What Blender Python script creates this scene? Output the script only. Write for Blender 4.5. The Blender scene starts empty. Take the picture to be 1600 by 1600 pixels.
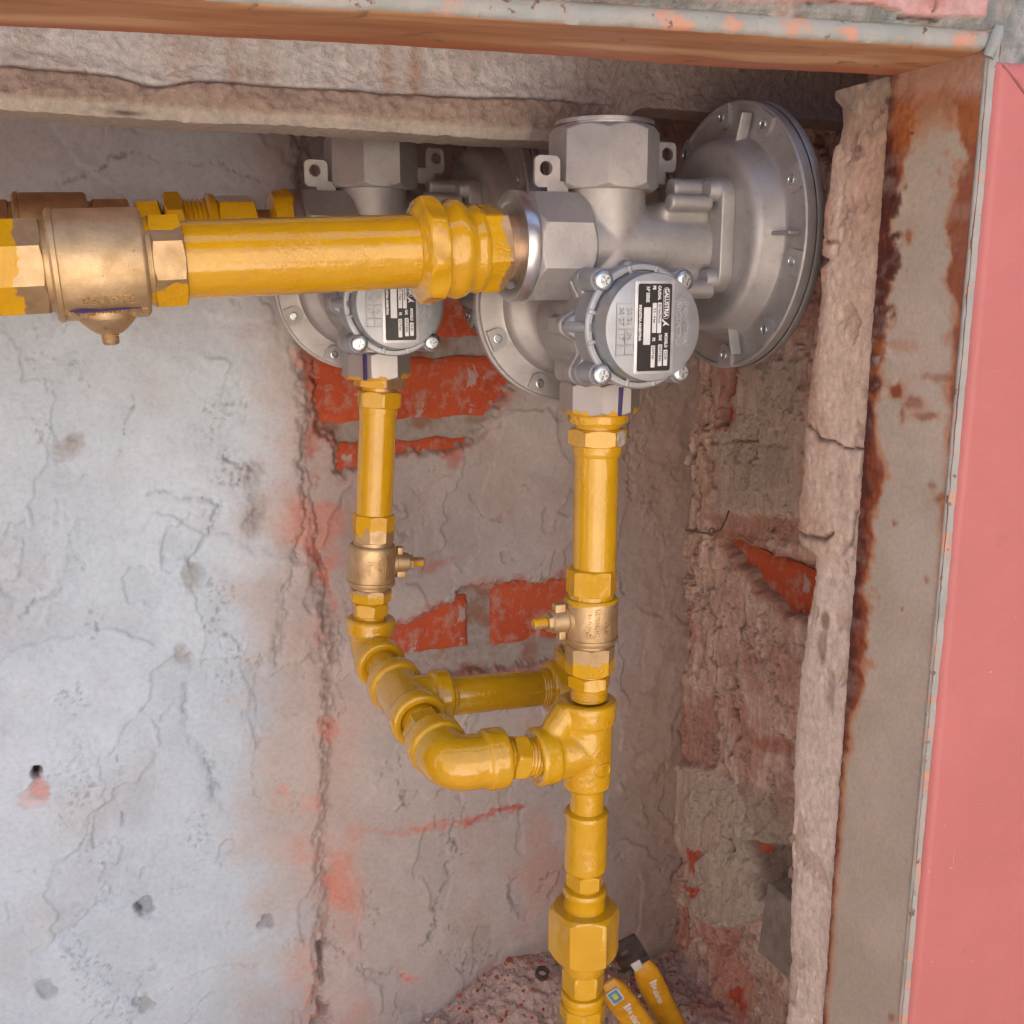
import bpy, bmesh, math, random
import numpy as np
from math import radians, sin, cos, pi, tan, atan2, sqrt
from mathutils import Matrix, Vector, noise as mnoise

random.seed(7)
SC = bpy.context.scene
COL = SC.collection

# ------------------------------------------------------------------ camera, world, sun, exposure
YAW, PIT, FPX = radians(22.0), radians(12.2), 1620.0
R_ = np.array([cos(YAW), -sin(YAW), 0.0])
F_ = np.array([sin(YAW) * cos(PIT), cos(YAW) * cos(PIT), -sin(PIT)])
U_ = np.cross(R_, F_)
cam_d = bpy.data.cameras.new('camera')
cam = bpy.data.objects.new('camera', cam_d)
COL.objects.link(cam)
cam.matrix_world = Matrix(((R_[0], U_[0], -F_[0], 0), (R_[1], U_[1], -F_[1], 0), (R_[2], U_[2], -F_[2], 0), (0, 0, 0, 1)))
cam_d.sensor_width = 36.0
cam_d.lens = 36.0 * FPX / 1600.0
cam_d.clip_start = 0.01
cam_d.clip_end = 400.0
SC.camera = cam

SUN_EL, SUN_AZ = radians(60), radians(40)      # azimuth measured from +Y (behind the house) towards +X
world = bpy.data.worlds.new('World')
SC.world = world
world.use_nodes = True
wn = world.node_tree
sky = wn.nodes.new('ShaderNodeTexSky')
sky.sky_type = 'NISHITA'
sky.sun_disc = False
sky.sun_elevation = SUN_EL
sky.sun_rotation = SUN_AZ
sky.dust_density = 2.0
bg = wn.nodes['Background']
wn.links.new(sky.outputs[0], bg.inputs[0])
bg.inputs[1].default_value = 0.115
sun_d = bpy.data.lights.new('sun', 'SUN')
sun_d.energy = 5.0
sun_d.angle = radians(0.5)
sun_d.color = (1.0, 0.96, 0.90)
sun = bpy.data.objects.new('sun', sun_d)
COL.objects.link(sun)
sdir = Vector((sin(SUN_AZ) * cos(SUN_EL), cos(SUN_AZ) * cos(SUN_EL), sin(SUN_EL)))
sun.rotation_euler = sdir.to_track_quat('Z', 'Y').to_euler()
sun.location = (0, -3, 6)
SC.view_settings.view_transform = 'Standard'
SC.view_settings.look = 'None'
SC.view_settings.gamma = 1.0
SC.view_settings.exposure = 1.9
SC.render.engine = 'CYCLES'
SC.cycles.use_denoising = True
SC.cycles.max_bounces = 10
SC.cycles.diffuse_bounces = 5
SC.cycles.use_adaptive_sampling = True
SC.cycles.adaptive_threshold = 0.025
SC.cycles.glossy_bounces = 5

# ------------------------------------------------------------------ layout helpers (photo measurement -> point on a real plane)
def ray(px, py):
    return F_ + R_ * (px - 800) / FPX + U_ * (800 - py) / FPX

def un(px, py, ax, val):
    d = ray(px, py)
    return d * (val / d['xyz'.index(ax)])

def to_px(P):
    z = P @ F_
    return 800 + FPX * (P @ R_) / z, 800 - FPX * (P @ U_) / z

def s2l(r, g, b):
    def f(c):
        c /= 255.0
        return c / 12.92 if c <= 0.04045 else ((c + 0.055) / 1.055) ** 2.4
    return np.array([f(r), f(g), f(b)])

# ------------------------------------------------------------------ numpy noise
def _grad(ix, iy, seed):
    h = (ix.astype(np.int64) * 374761393 + iy.astype(np.int64) * 668265263 + seed * 974711) & 0x7fffffff
    h = ((h ^ (h >> 13)) * 1274126177) & 0x7fffffff
    h = (h ^ (h >> 16)) & 0xffff
    a = h * (2 * pi / 65536.0)
    return np.cos(a), np.sin(a)

def pnoise(u, v, seed=0):
    iu = np.floor(u); iv = np.floor(v)
    fu = u - iu; fv = v - iv
    su = fu * fu * fu * (fu * (fu * 6 - 15) + 10)
    sv = fv * fv * fv * (fv * (fv * 6 - 15) + 10)
    def c(a, b):
        gx, gy = _grad(iu + a, iv + b, seed)
        return gx * (fu - a) + gy * (fv - b)
    n0 = c(0, 0) * (1 - su) + c(1, 0) * su
    n1 = c(0, 1) * (1 - su) + c(1, 1) * su
    return (n0 * (1 - sv) + n1 * sv) * 1.5

def fbm(u, v, f, octv=4, seed=0, gain=0.5):
    r = 0; a = 1.0; t = 0
    for i in range(octv):
        r = r + a * pnoise(u * f, v * f, seed + i * 17)
        t += a; a *= gain; f *= 2.03
    return r / t

def sstep(a, b, x):
    t = np.clip((x - a) / (b - a), 0, 1)
    return t * t * (3 - 2 * t)

def seg_d(X, Y, pts, close=False):
    pts = [tuple(map(float, p)) for p in pts]
    if close:
        pts = pts + [pts[0]]
    d = np.full(X.shape, 1e9)
    for (x0, y0), (x1, y1) in zip(pts[:-1], pts[1:]):
        dx, dy = x1 - x0, y1 - y0
        t = np.clip(((X - x0) * dx + (Y - y0) * dy) / (dx * dx + dy * dy + 1e-9), 0, 1)
        d = np.minimum(d, (X - x0 - t * dx) ** 2 + (Y - y0 - t * dy) ** 2)
    return np.sqrt(d)

def line_d(X, Y, pts, margin=60):
    d = np.full(X.shape, 1e3)
    xs = [p[0] for p in pts]; ys = [p[1] for p in pts]
    m = (X > min(xs) - margin) & (X < max(xs) + margin) & (Y > min(ys) - margin) & (Y < max(ys) + margin)
    if m.any():
        d[m] = seg_d(X[m], Y[m], pts)
    return d

def poly_d(X, Y, pts, margin=80):
    """signed distance to a polygon, negative inside"""
    d = np.full(X.shape, 1e3)
    xs = [p[0] for p in pts]; ys = [p[1] for p in pts]
    m = (X > min(xs) - margin) & (X < max(xs) + margin) & (Y > min(ys) - margin) & (Y < max(ys) + margin)
    if not m.any():
        return d
    x = X[m]; y = Y[m]
    dd = seg_d(x, y, pts, True)
    ins = np.zeros(x.shape, bool)
    n = len(pts)
    for i in range(n):
        x0, y0 = pts[i]; x1, y1 = pts[(i + 1) % n]
        if y0 == y1:
            continue
        c = ((y0 > y) != (y1 > y)) & (x < (x1 - x0) * (y - y0) / (y1 - y0) + x0)
        ins ^= c
    d[m] = np.where(ins, -dd, dd)
    return d

def mixc(a, b, t):
    return a * (1 - t[..., None]) + b * t[..., None]

# ------------------------------------------------------------------ node materials
class NT:
    def __init__(self, name):
        self.m = bpy.data.materials.new(name)
        self.m.use_nodes = True
        self.t = self.m.node_tree
        self.p = self.t.nodes['Principled BSDF']
    def n(self, kind, **kw):
        x = self.t.nodes.new('ShaderNode' + kind)
        for k, v in kw.items():
            setattr(x, k, v)
        return x
    def put(self, sock, v):
        if isinstance(v, bpy.types.NodeSocket):
            self.t.links.new(v, sock)
        else:
            if hasattr(v, '__len__') and len(v) == 3 and sock.type == 'RGBA':
                v = (*v, 1.0)
            sock.default_value = v
    def coord(self, kind='Object'):
        return self.n('TexCoord').outputs[kind]
    def noise(self, vec, scale, detail=4, rough=0.55, dist=0.0):
        x = self.n('TexNoise')
        self.put(x.inputs['Vector'], vec)
        x.inputs['Scale'].default_value = scale
        x.inputs['Detail'].default_value = detail
        x.inputs['Roughness'].default_value = rough
        x.inputs['Distortion'].default_value = dist
        return x.outputs['Fac']
    def voro(self, vec, scale, feature='F1'):
        x = self.n('TexVoronoi', feature=feature)
        self.put(x.inputs['Vector'], vec)
        x.inputs['Scale'].default_value = scale
        return x.outputs['Distance']
    def ramp(self, fac, stops):
        x = self.n('ValToRGB')
        self.put(x.inputs[0], fac)
        el = x.color_ramp.elements
        while len(el) < len(stops):
            el.new(0.5)
        for e, (p, c) in zip(el, stops):
            e.position = p
            e.color = (*c, 1.0) if hasattr(c, '__len__') else (c, c, c, 1.0)
        return x.outputs[0]
    def mix(self, fac, a, b, blend='MIX'):
        x = self.n('Mix', data_type='RGBA', blend_type=blend)
        self.put(x.inputs[0], fac); self.put(x.inputs[6], a); self.put(x.inputs[7], b)
        return x.outputs[2]
    def math(self, op, a, b=0.0, clamp=False):
        x = self.n('Math', operation=op, use_clamp=clamp)
        self.put(x.inputs[0], a); self.put(x.inputs[1], b)
        return x.outputs[0]
    def sep(self, vec):
        x = self.n('SeparateXYZ')
        self.put(x.inputs[0], vec)
        return x.outputs
    def mapr(self, v, a, b, c, d):
        x = self.n('MapRange')
        self.put(x.inputs[0], v)
        for i, q in enumerate((a, b, c, d)):
            x.inputs[i + 1].default_value = q
        return x.outputs[0]
    def bump(self, h, dist, strength=1.0, normal=None):
        x = self.n('Bump')
        self.put(x.inputs['Height'], h)
        x.inputs['Distance'].default_value = dist
        x.inputs['Strength'].default_value = strength
        if normal is not None:
            self.put(x.inputs['Normal'], normal)
        return x.outputs[0]
    def set(self, **kw):
        names = dict(col='Base Color', metal='Metallic', rough='Roughness', nrm='Normal', coat='Coat Weight', coatr='Coat Roughness', spec='Specular IOR Level')
        for k, v in kw.items():
            self.put(self.p.inputs[names[k]], v)
        return self.m

def attr(t, name):
    return t.n('Attribute', attribute_name=name).outputs['Color']

YEL = (0.64, 0.350, 0.008)
YEL2 = (0.585, 0.300, 0.006)
BRASS = (0.66, 0.48, 0.27)

def yellow_nodes(t):
    g = t.coord('Object')
    n1 = t.noise(g, 25, 3)
    c = t.mix(t.ramp(n1, [(0.35, 0.0), (0.7, 1.0)]), YEL, YEL2)
    sp = t.ramp(t.noise(g, 420, 2), [(0.70, 0.0), (0.76, 1.0)])
    c = t.mix(t.math('MULTIPLY', sp, 0.35), c, (0.42, 0.2, 0.03))
    b1 = t.noise(g, 160, 2, 0.5)
    b2 = t.noise(g, 480, 2, 0.5)
    patch = t.ramp(t.noise(g, 30, 2), [(0.46, 0.0), (0.62, 1.0)])
    h = t.math('ADD', t.math('MULTIPLY', b1, 0.7), t.math('MULTIPLY', b2, t.math('MULTIPLY', patch, 0.9)))
    # rubbed dust and grubby thumb marks
    du = t.ramp(t.noise(g, 48, 5, 0.7, 0.6), [(0.60, 0.0), (0.74, 1.0)])
    c = t.mix(t.math('MULTIPLY', du, 0.22), c, (0.40, 0.27, 0.10))
    return c, t.bump(h, 0.0011, 0.6)

def m_yellow():
    t = NT('yellow_gloss_paint')
    c, b = yellow_nodes(t)
    r = t.mapr(t.noise(t.coord(), 60, 3), 0.3, 0.7, 0.06, 0.13)
    return t.set(col=c, nrm=b, rough=r, spec=0.55, coat=0.6, coatr=0.02)

def brass_nodes(t, base=BRASS):
    g = t.coord('Object')
    n1 = t.noise(g, 60, 5, 0.6)
    c = t.mix(t.ramp(n1, [(0.35, 0.0), (0.7, 1.0)]), base, (0.48, 0.33, 0.17))
    sp = t.ramp(t.noise(g, 230, 3, 0.6), [(0.66, 0.0), (0.74, 1.0)])
    c = t.mix(t.math('MULTIPLY', sp, 0.4), c, (0.16, 0.11, 0.08))
    r = t.mapr(t.noise(g, 130, 4), 0.3, 0.7, 0.42, 0.60)
    b = t.bump(t.noise(g, 1100, 3), 0.00026, 0.8)
    b = t.bump(t.noise(g, 240, 3), 0.0004, 0.5, b)
    return c, r, b

def m_brass():
    t = NT('brass')
    c, r, b = brass_nodes(t)
    return t.set(col=c, rough=r, nrm=b, metal=0.85)

def m_brass_paint(name, axis, sgn, thr, amp, base=BRASS, freq=90):
    """brass partly covered with yellow paint where sgn*coordinate + noise > thr"""
    t = NT(name)
    g = t.coord('Object')
    bc, br, bb = brass_nodes(t, base)
    yc, yb = yellow_nodes(t)
    s = t.sep(g)[axis]
    v = t.math('ADD', t.math('MULTIPLY', s, sgn), t.math('MULTIPLY', t.math('SUBTRACT', t.noise(g, freq, 3), 0.5), amp))
    k = t.ramp(t.mapr(v, thr - 0.001, thr + 0.001, 0, 1), [(0.35, 0.0), (0.65, 1.0)])
    nm = t.n('Mix', data_type='VECTOR')
    t.put(nm.inputs[0], k); t.put(nm.inputs[4], bb); t.put(nm.inputs[5], yb)
    return t.set(col=t.mix(k, bc, yc), rough=t.mix(k, br, (0.16, 0.16, 0.16)), metal=t.math('SUBTRACT', 0.85, t.math('MULTIPLY', k, 0.85)), nrm=nm.outputs[1])

def m_cast(name, col, rough=0.42, metal=0.8, stain=0.5):
    t = NT(name)
    g = t.coord('Object')
    n = t.noise(g, 28, 5, 0.6)
    c = t.mix(t.ramp(n, [(0.3, 0.0), (0.72, 1.0)]), col, tuple(x * 0.72 for x in col))
    c = t.mix(t.math('MULTIPLY', t.ramp(t.noise(g, 170, 4, 0.65), [(0.6, 0.0), (0.75, 1.0)]), stain), c, tuple(x * 0.6 for x in col))
    r = t.mapr(t.noise(g, 50, 4), 0.3, 0.7, rough - 0.06, rough + 0.1)
    b = t.bump(t.noise(g, 1300, 3, 0.6), 0.0002, 0.8)
    sc = t.noise(g, 240, 2)
    b = t.bump(sc, 0.0003, 0.4, b)
    gr = t.ramp(t.noise(g, 90, 6, 0.7, 0.5), [(0.58, 0.0), (0.72, 1.0)])
    c = t.mix(t.math('MULTIPLY', gr, 0.35), c, (0.20, 0.165, 0.14))
    return t.set(col=c, rough=r, nrm=b, metal=metal)

def m_plain(name, col, rough=0.5, metal=0.0, bump=0.0, bscale=600, var=0.25):
    t = NT(name)
    g = t.coord('Object')
    c = t.mix(t.ramp(t.noise(g, 90, 4), [(0.35, 0.0), (0.7, 1.0)]), col, tuple(x * (1 - var) for x in col))
    kw = dict(col=c, rough=rough, metal=metal)
    if bump:
        kw['nrm'] = t.bump(t.noise(g, bscale, 4, 0.6), bump, 0.8)
    return t.set(**kw)

def m_wall(name, b1=0.0013, b2=0.0008, rough=0.9, spec=0.25, s1=110, s2=520, speck=0.22, grain=1.0):
    t = NT(name)
    g = t.coord('Object')
    c = attr(t, 'albedo')
    n1 = t.noise(g, 210, 6, 0.68)
    c = t.mix(1.0, c, t.ramp(n1, [(0.30, 1 - .12 * grain), (0.52, 1.0), (0.75, 1 + .07 * grain)]), 'MULTIPLY')
    n2 = t.noise(g, 900, 3, 0.6)
    c = t.mix(t.math('MULTIPLY', t.ramp(n2, [(0.62, 0.0), (0.72, 1.0)]), speck), c, (0.12, 0.10, 0.09))
    rg = attr(t, 'relief')
    rr = t.sep(rg)[0]
    h1 = t.noise(g, s1, 6, 0.62)
    h2 = t.noise(g, s2, 4, 0.6)
    x = t.n('Bump'); t.put(x.inputs['Height'], h1); x.inputs['Distance'].default_value = b1; t.put(x.inputs['Strength'], t.math('MULTIPLY', rr, 0.9))
    y = t.n('Bump'); t.put(y.inputs['Height'], h2); y.inputs['Distance'].default_value = b2; t.put(y.inputs['Strength'], t.math('ADD', t.math('MULTIPLY', rr, 0.5), 0.3)); t.put(y.inputs['Normal'], x.outputs[0])
    return t.set(col=c, rough=rough, nrm=y.outputs[0], spec=spec)

def m_brick():
    t = NT('fired_brick')
    g = t.coord('Object')
    n = t.noise(g, 22, 5, 0.65)
    c = t.mix(t.ramp(n, [(0.35, 0.0), (0.65, 1.0)]), (0.58, 0.115, 0.045), (0.45, 0.075, 0.03))
    dust = t.ramp(t.noise(g, 46, 6, 0.7), [(0.50, 0.0), (0.64, 1.0)])
    c = t.mix(t.math('MULTIPLY', dust, 0.6), c, (0.50, 0.33, 0.27))
    pl = t.ramp(t.noise(g, 33, 7, 0.7, 0.4), [(0.60, 0.0), (0.64, 1.0)])
    c = t.mix(t.math('MULTIPLY', pl, 0.8), c, (0.46, 0.40, 0.37))
    sp = t.ramp(t.noise(g, 480, 3), [(0.64, 0.0), (0.72, 1.0)])
    c = t.mix(t.math('MULTIPLY', sp, 0.4), c, (0.2, 0.05, 0.03))
    b = t.bump(t.noise(g, 150, 6, 0.65), 0.0012, 0.8)
    return t.set(col=c, rough=0.88, nrm=b, spec=0.25)

def m_attr(name, rough=0.6, metal=0.0, bump=0.0005, bscale=320, spec=0.4):
    t = NT(name)
    g = t.coord('Object')
    c = t.mix(1.0, attr(t, 'albedo'), t.ramp(t.noise(g, 330, 5, 0.65), [(0.3, 0.86), (0.55, 1.0), (0.8, 1.1)]), 'MULTIPLY')
    rg = t.sep(attr(t, 'relief'))
    r = t.math('ADD', t.math('MULTIPLY', rg[0], 0.35), rough - 0.1)
    x = t.n('Bump'); t.put(x.inputs['Height'], t.noise(g, bscale, 6, 0.65)); x.inputs['Distance'].default_value = bump
    t.put(x.inputs['Strength'], t.math('ADD', t.math('MULTIPLY', rg[0], 0.8), 0.08))
    return t.set(col=c, rough=r, nrm=x.outputs[0], metal=metal, spec=spec)

MY = m_yellow()
MB_ = m_brass()
MCAST = m_cast('cast_aluminium', (0.48, 0.455, 0.435), 0.50, 0.62)
MCOVER = m_cast('cast_zinc_cover', (0.46, 0.48, 0.50), 0.42, 0.65, 0.25)
MMACH = m_plain('machined_aluminium', (0.62, 0.61, 0.60), 0.28, 0.9, 0.0001, 1500, 0.15)
MZINC = m_plain('zinc_plated_screw', (0.62, 0.66, 0.68), 0.25, 0.9, 0.00015, 900, 0.3)
MDARK = m_plain('dark_recess', (0.03, 0.028, 0.026), 0.7)
MBLACK = m_plain('plate_black_print', (0.012, 0.010, 0.010), 0.35)
MWHITE = m_plain('plate_bare_aluminium', (0.72, 0.72, 0.72), 0.4, 0.2, 0, 600, 0.1)
MINK = m_plain('violet_marker_ink', (0.035, 0.02, 0.13), 0.5)
MBRICK = m_brick()
MWALL = m_wall('worn_plaster')
MMORTAR = m_wall('rough_mortar', 0.0026, 0.0011, s1=90, speck=0.4, grain=1.8)
MRUST = m_attr('rusted_painted_steel', 0.5, 0.0, 0.0008, 260)
MPINK = None

# ------------------------------------------------------------------ mesh builders
class MB:
    def __init__(self):
        self.v = []; self.f = []; self.fm = []
    def add(self, vs, fs, mi=0):
        o = len(self.v)
        self.v.extend(tuple(float(c) for c in p) for p in vs)
        self.f.extend(tuple(o + i for i in q) for q in fs)
        self.fm.extend([mi] * len(fs))
        return self
    def xf(self, M, start=0):
        for i in range(start, len(self.v)):
            self.v[i] = tuple(M @ Vector(self.v[i]))
        return self
    def mesh(self, name, mats, angle=32, smooth=True):
        me = bpy.data.meshes.new(name)
        me.from_pydata(self.v, [], self.f)
        for m in (mats if isinstance(mats, (list, tuple)) else [mats]):
            me.materials.append(m)
        me.polygons.foreach_set('material_index', self.fm)
        me.update()
        if smooth:
            me.shade_smooth()
            me.set_sharp_from_angle(angle=radians(angle))
        return me

def frame(o, z, x=(0, -1, 0)):
    z = Vector(z).normalized()
    x = Vector(x)
    x = (x - z * x.dot(z)).normalized()
    y = z.cross(x)
    return Matrix(((x.x, y.x, z.x, o[0]), (x.y, y.y, z.y, o[1]), (x.z, y.z, z.z, o[2]), (0, 0, 0, 1)))

def rev(sec, N=72, caps=(True, True), M=None, mb=None, mi=0):
    """surface of revolution along +Z; a section is (t, r) or (t, apothem, sides, rot, limit)"""
    mb = mb or MB()
    o = len(mb.v)
    vs = []; fs = []
    for s in sec:
        t, r = s[0], s[1]
        n = s[2] if len(s) > 2 else 0
        rot = s[3] if len(s) > 3 else 0.0
        lim = s[4] if len(s) > 4 else 1e9
        for k in range(N):
            a = 2 * pi * k / N
            rr = r
            if n:
                w = 2 * pi / n
                d = ((a - rot + w / 2) % w) - w / 2
                rr = min(r / cos(d), lim)
            vs.append((rr * cos(a), rr * sin(a), t))
    L = len(sec)
    for i in range(L - 1):
        for k in range(N):
            k2 = (k + 1) % N
            fs.append((i * N + k, i * N + k2, (i + 1) * N + k2, (i + 1) * N + k))
    if caps[0]:
        fs.append(tuple(range(N - 1, -1, -1)))
    if caps[1]:
        fs.append(tuple((L - 1) * N + k for k in range(N)))
    mb.add(vs, fs, mi)
    if M is not None:
        mb.xf(M, o)
    return mb

def nutsec(t0, t1, a, n, rot=0.0, c=0.002, both=True, rin=None):
    Rc = a / cos(pi / n)
    lo = a * 0.985
    out = []
    for s in np.linspace(0, 1, 5):
        out.append((t0 + c * s if both else t0, a, n, rot, lo + (Rc * 1.001 - lo) * (s if both else 1)))
    for s in np.linspace(1, 0, 5):
        out.append((t1 - c * s, a, n, rot, lo + (Rc * 1.001 - lo) * s))
    return out

def thread(t0, t1, r, d=0.0006, n=5):
    out = []
    for i in range(n):
        a = t0 + (t1 - t0) * i / n; b = t0 + (t1 - t0) * (i + 0.5) / n
        out += [(a, r - d), (b, r)]
    out.append((t1, r - d))
    return out

def box(mb, c, s, mi=0, M=None, bev=0.0):
    o = len(mb.v)
    x, y, z = (q / 2 for q in s)
    if bev <= 0:
        vs = [(c[0] + i * x, c[1] + j * y, c[2] + k * z) for i in (-1, 1) for j in (-1, 1) for k in (-1, 1)]
        mb.add(vs, [(0, 1, 3, 2), (4, 6, 7, 5), (0, 4, 5, 1), (2, 3, 7, 6), (0, 2, 6, 4), (1, 5, 7, 3)], mi)
    else:
        bm = bmesh.new()
        bmesh.ops.create_cube(bm, size=1.0)
        bmesh.ops.scale(bm, vec=s, verts=bm.verts)
        bmesh.ops.bevel(bm, geom=list(bm.edges), offset=bev, segments=3, affect='EDGES', profile=0.5)
        bmesh.ops.translate(bm, vec=c, verts=bm.verts)
        bm.verts.index_update()
        mb.add([v.co[:] for v in bm.verts], [tuple(v.index for v in f.verts) for f in bm.faces], mi)
        bm.free()
    if M is not None:
        mb.xf(M, o)
    return mb

def prism(mb, pts, t0, t1, mi=0, M=None, bev=0.0):
    """closed outline in XY extruded along Z with an optional edge round"""
    o = len(mb.v)
    P = np.array(pts); n = len(P)
    c = P.mean(0)
    rings = []
    if bev > 0:
        e = np.roll(P, -1, 0) - np.roll(P, 1, 0)
        nn = np.stack([e[:, 1], -e[:, 0]], 1); nn /= np.linalg.norm(nn, axis=1)[:, None] + 1e-12
        area = np.sum(P[:, 0] * np.roll(P[:, 1], -1) - np.roll(P[:, 0], -1) * P[:, 1])
        if area < 0:
            nn = -nn
        for q in (0, .35, .7, 1):
            rings.append((P - nn * bev * (1 - sin(q * pi / 2)), t0 + bev * (1 - cos(q * pi / 2))))
        for q in (1, .7, .35, 0):
            rings.append((P - nn * bev * (1 - sin(q * pi / 2)), t1 - bev * (1 - cos(q * pi / 2))))
    else:
        rings = [(P, t0), (P, t1)]
    vs = []; fs = []
    for Q, t in rings:
        vs += [(q[0], q[1], t) for q in Q]
    for i in range(len(rings) - 1):
        for k in range(n):
            k2 = (k + 1) % n
            fs.append((i * n + k, i * n + k2, (i + 1) * n + k2, (i + 1) * n + k))
    fs.append(tuple(range(n - 1, -1, -1)))
    fs.append(tuple((len(rings) - 1) * n + k for k in range(n)))
    mb.add(vs, fs, mi)
    if M is not None:
        mb.xf(M, o)
    return mb

def sweep(path, rad, N=40, mb=None, mi=0, caps=True):
    mb = mb or MB()
    P = [Vector(p) for p in path]
    rad = rad if hasattr(rad, '__len__') else [rad] * len(P)
    vs = []; fs = []
    t = (P[1] - P[0]).normalized()
    x = t.orthogonal().normalized()
    for i, p in enumerate(P):
        t2 = (P[min(i + 1, len(P) - 1)] - P[max(i - 1, 0)]).normalized()
        x = (x - t2 * x.dot(t2)).normalized()
        y = t2.cross(x)
        for k in range(N):
            a = 2 * pi * k / N
            vs.append(p + (x * cos(a) + y * sin(a)) * rad[i])
    for i in range(len(P) - 1):
        for k in range(N):
            k2 = (k + 1) % N
            fs.append((i * N + k, i * N + k2, (i + 1) * N + k2, (i + 1) * N + k))
    if caps:
        fs.append(tuple(range(N - 1, -1, -1)))
        fs.append(tuple((len(P) - 1) * N + k for k in range(N)))
    mb.add(vs, fs, mi)
    return mb

def jitter(mb, amp, scale, seed=0):
    for i, p in enumerate(mb.v):
        q = Vector(p) * scale + Vector((seed * 7.1, seed * 3.3, 0))
        d = mnoise.noise_vector(q)
        mb.v[i] = tuple(Vector(p) + d * amp)
    return mb

def link(name, me, parent=None, M=None):
    o = bpy.data.objects.new(name, me)
    COL.objects.link(o)
    if parent is not None:
        o.parent = parent
        if M is not None:
            o.matrix_local = M
    elif M is not None:
        o.matrix_world = M
    return o

def obj(name, mb, mat, parent=None, M=None, angle=32):
    return link(name, mb.mesh(name, mat, angle), parent, M)

def empty(name, M=None):
    o = bpy.data.objects.new(name, None)
    COL.objects.link(o)
    o.empty_display_size = 0.02
    if M is not None:
        o.matrix_world = M
    return o

def tag(o, label, cat, group=None, kind='thing'):
    o['label'] = label
    o['category'] = cat
    if group:
        o['group'] = group
    if kind:
        o['kind'] = kind
    return o

def struct(o):
    o['kind'] = 'structure'
    return o

def voxel(mb, mat, size, it=4, name='cast', fac=0.5, angle=180):
    """weld overlapping solids into one cast skin with soft fillets"""
    me0 = mb.mesh(name, mat, smooth=False)
    o = bpy.data.objects.new('tmp_cast', me0)
    COL.objects.link(o)
    r = o.modifiers.new('r', 'REMESH'); r.mode = 'VOXEL'; r.voxel_size = size
    if it:
        s = o.modifiers.new('s', 'SMOOTH'); s.factor = fac; s.iterations = it
    dg = bpy.context.evaluated_depsgraph_get()
    me = bpy.data.meshes.new_from_object(o.evaluated_get(dg))
    me.name = name
    bpy.data.objects.remove(o)
    bpy.data.meshes.remove(me0)
    if not me.materials:
        me.materials.append(mat)
    me.shade_smooth()
    return me

def text_mb(s, size, mb=None, M=None, mi=0, extrude=0.0, sx=1.0, bold=0.0, align='LEFT', space=1.0):
    mb = mb or MB()
    cu = bpy.data.curves.new('t', 'FONT')
    cu.body = s; cu.size = size; cu.extrude = extrude; cu.offset = bold; cu.align_x = align; cu.align_y = 'CENTER'
    cu.space_character = space
    cu.resolution_u = 3
    o = bpy.data.objects.new('t', cu)
    COL.objects.link(o)
    dg = bpy.context.evaluated_depsgraph_get()
    me = bpy.data.meshes.new_from_object(o.evaluated_get(dg))
    k = len(mb.v)
    mb.add([(v.co.x * sx, v.co.y, v.co.z) for v in me.vertices], [tuple(p.vertices) for p in me.polygons], mi)
    bpy.data.objects.remove(o)
    bpy.data.curves.remove(cu)
    bpy.data.meshes.remove(me)
    if M is not None:
        mb.xf(M, k)
    return mb

def grid_obj(name, P, albedo, relief, mat, parent=None, flip=False, origin=None):
    """height-field sheet: P is (nv, nu, 3)"""
    nv, nu = P.shape[:2]
    if origin is None:
        origin = P.reshape(-1, 3).mean(0)
    me = bpy.data.meshes.new(name)
    n = nv * nu
    me.vertices.add(n)
    me.vertices.foreach_set('co', (P.reshape(-1, 3) - origin).astype(np.float32).ravel())
    idx = np.arange(n).reshape(nv, nu)
    a, b, c, d = idx[:-1, :-1], idx[:-1, 1:], idx[1:, 1:], idx[1:, :-1]
    q = np.stack([a, b, c, d] if not flip else [a, d, c, b], -1).reshape(-1)
    nf = (nv - 1) * (nu - 1)
    me.loops.add(nf * 4)
    me.loops.foreach_set('vertex_index', q.astype(np.int32))
    me.polygons.add(nf)
    me.polygons.foreach_set('loop_start', np.arange(0, nf * 4, 4, dtype=np.int32))
    me.polygons.foreach_set('loop_total', np.full(nf, 4, np.int32))
    me.update(calc_edges=True)
    me.validate()
    at = me.attributes.new('albedo', 'FLOAT_COLOR', 'POINT')
    ca = np.ones((n, 4), np.float32); ca[:, :3] = np.clip(albedo.reshape(-1, 3), 0.005, 0.9)
    at.data.foreach_set('color', ca.ravel())
    at = me.attributes.new('relief', 'FLOAT_COLOR', 'POINT')
    cr = np.ones((n, 4), np.float32); cr[:, :3] = np.clip(relief, 0, 1.5).reshape(-1, 1)
    at.data.foreach_set('color', cr.ravel())
    me.materials.append(mat)
    me.shade_smooth()
    o = link(name, me, parent)
    o.location = origin
    return o

# ================================================================== SETTING
GZ = -1.30
YB = 1.03          # brick face of the rear wall
XR = 0.65          # face of the right wall
FD = np.array([1.0, -0.135, 0.0]); FD /= np.linalg.norm(FD)       # direction of the front (frame) plane, seen from above
FN = np.array([FD[1], -FD[0], 0.0])                                # pointing out of the wall
FO = np.array([0.45, 0.449, 0.0])
MF = Matrix(((FD[0], -FN[0], 0, FO[0]), (FD[1], -FN[1], 0, FO[1]), (0, 0, 1, 0), (0, 0, 0, 1)))   # local x along the wall, y into it

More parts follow.
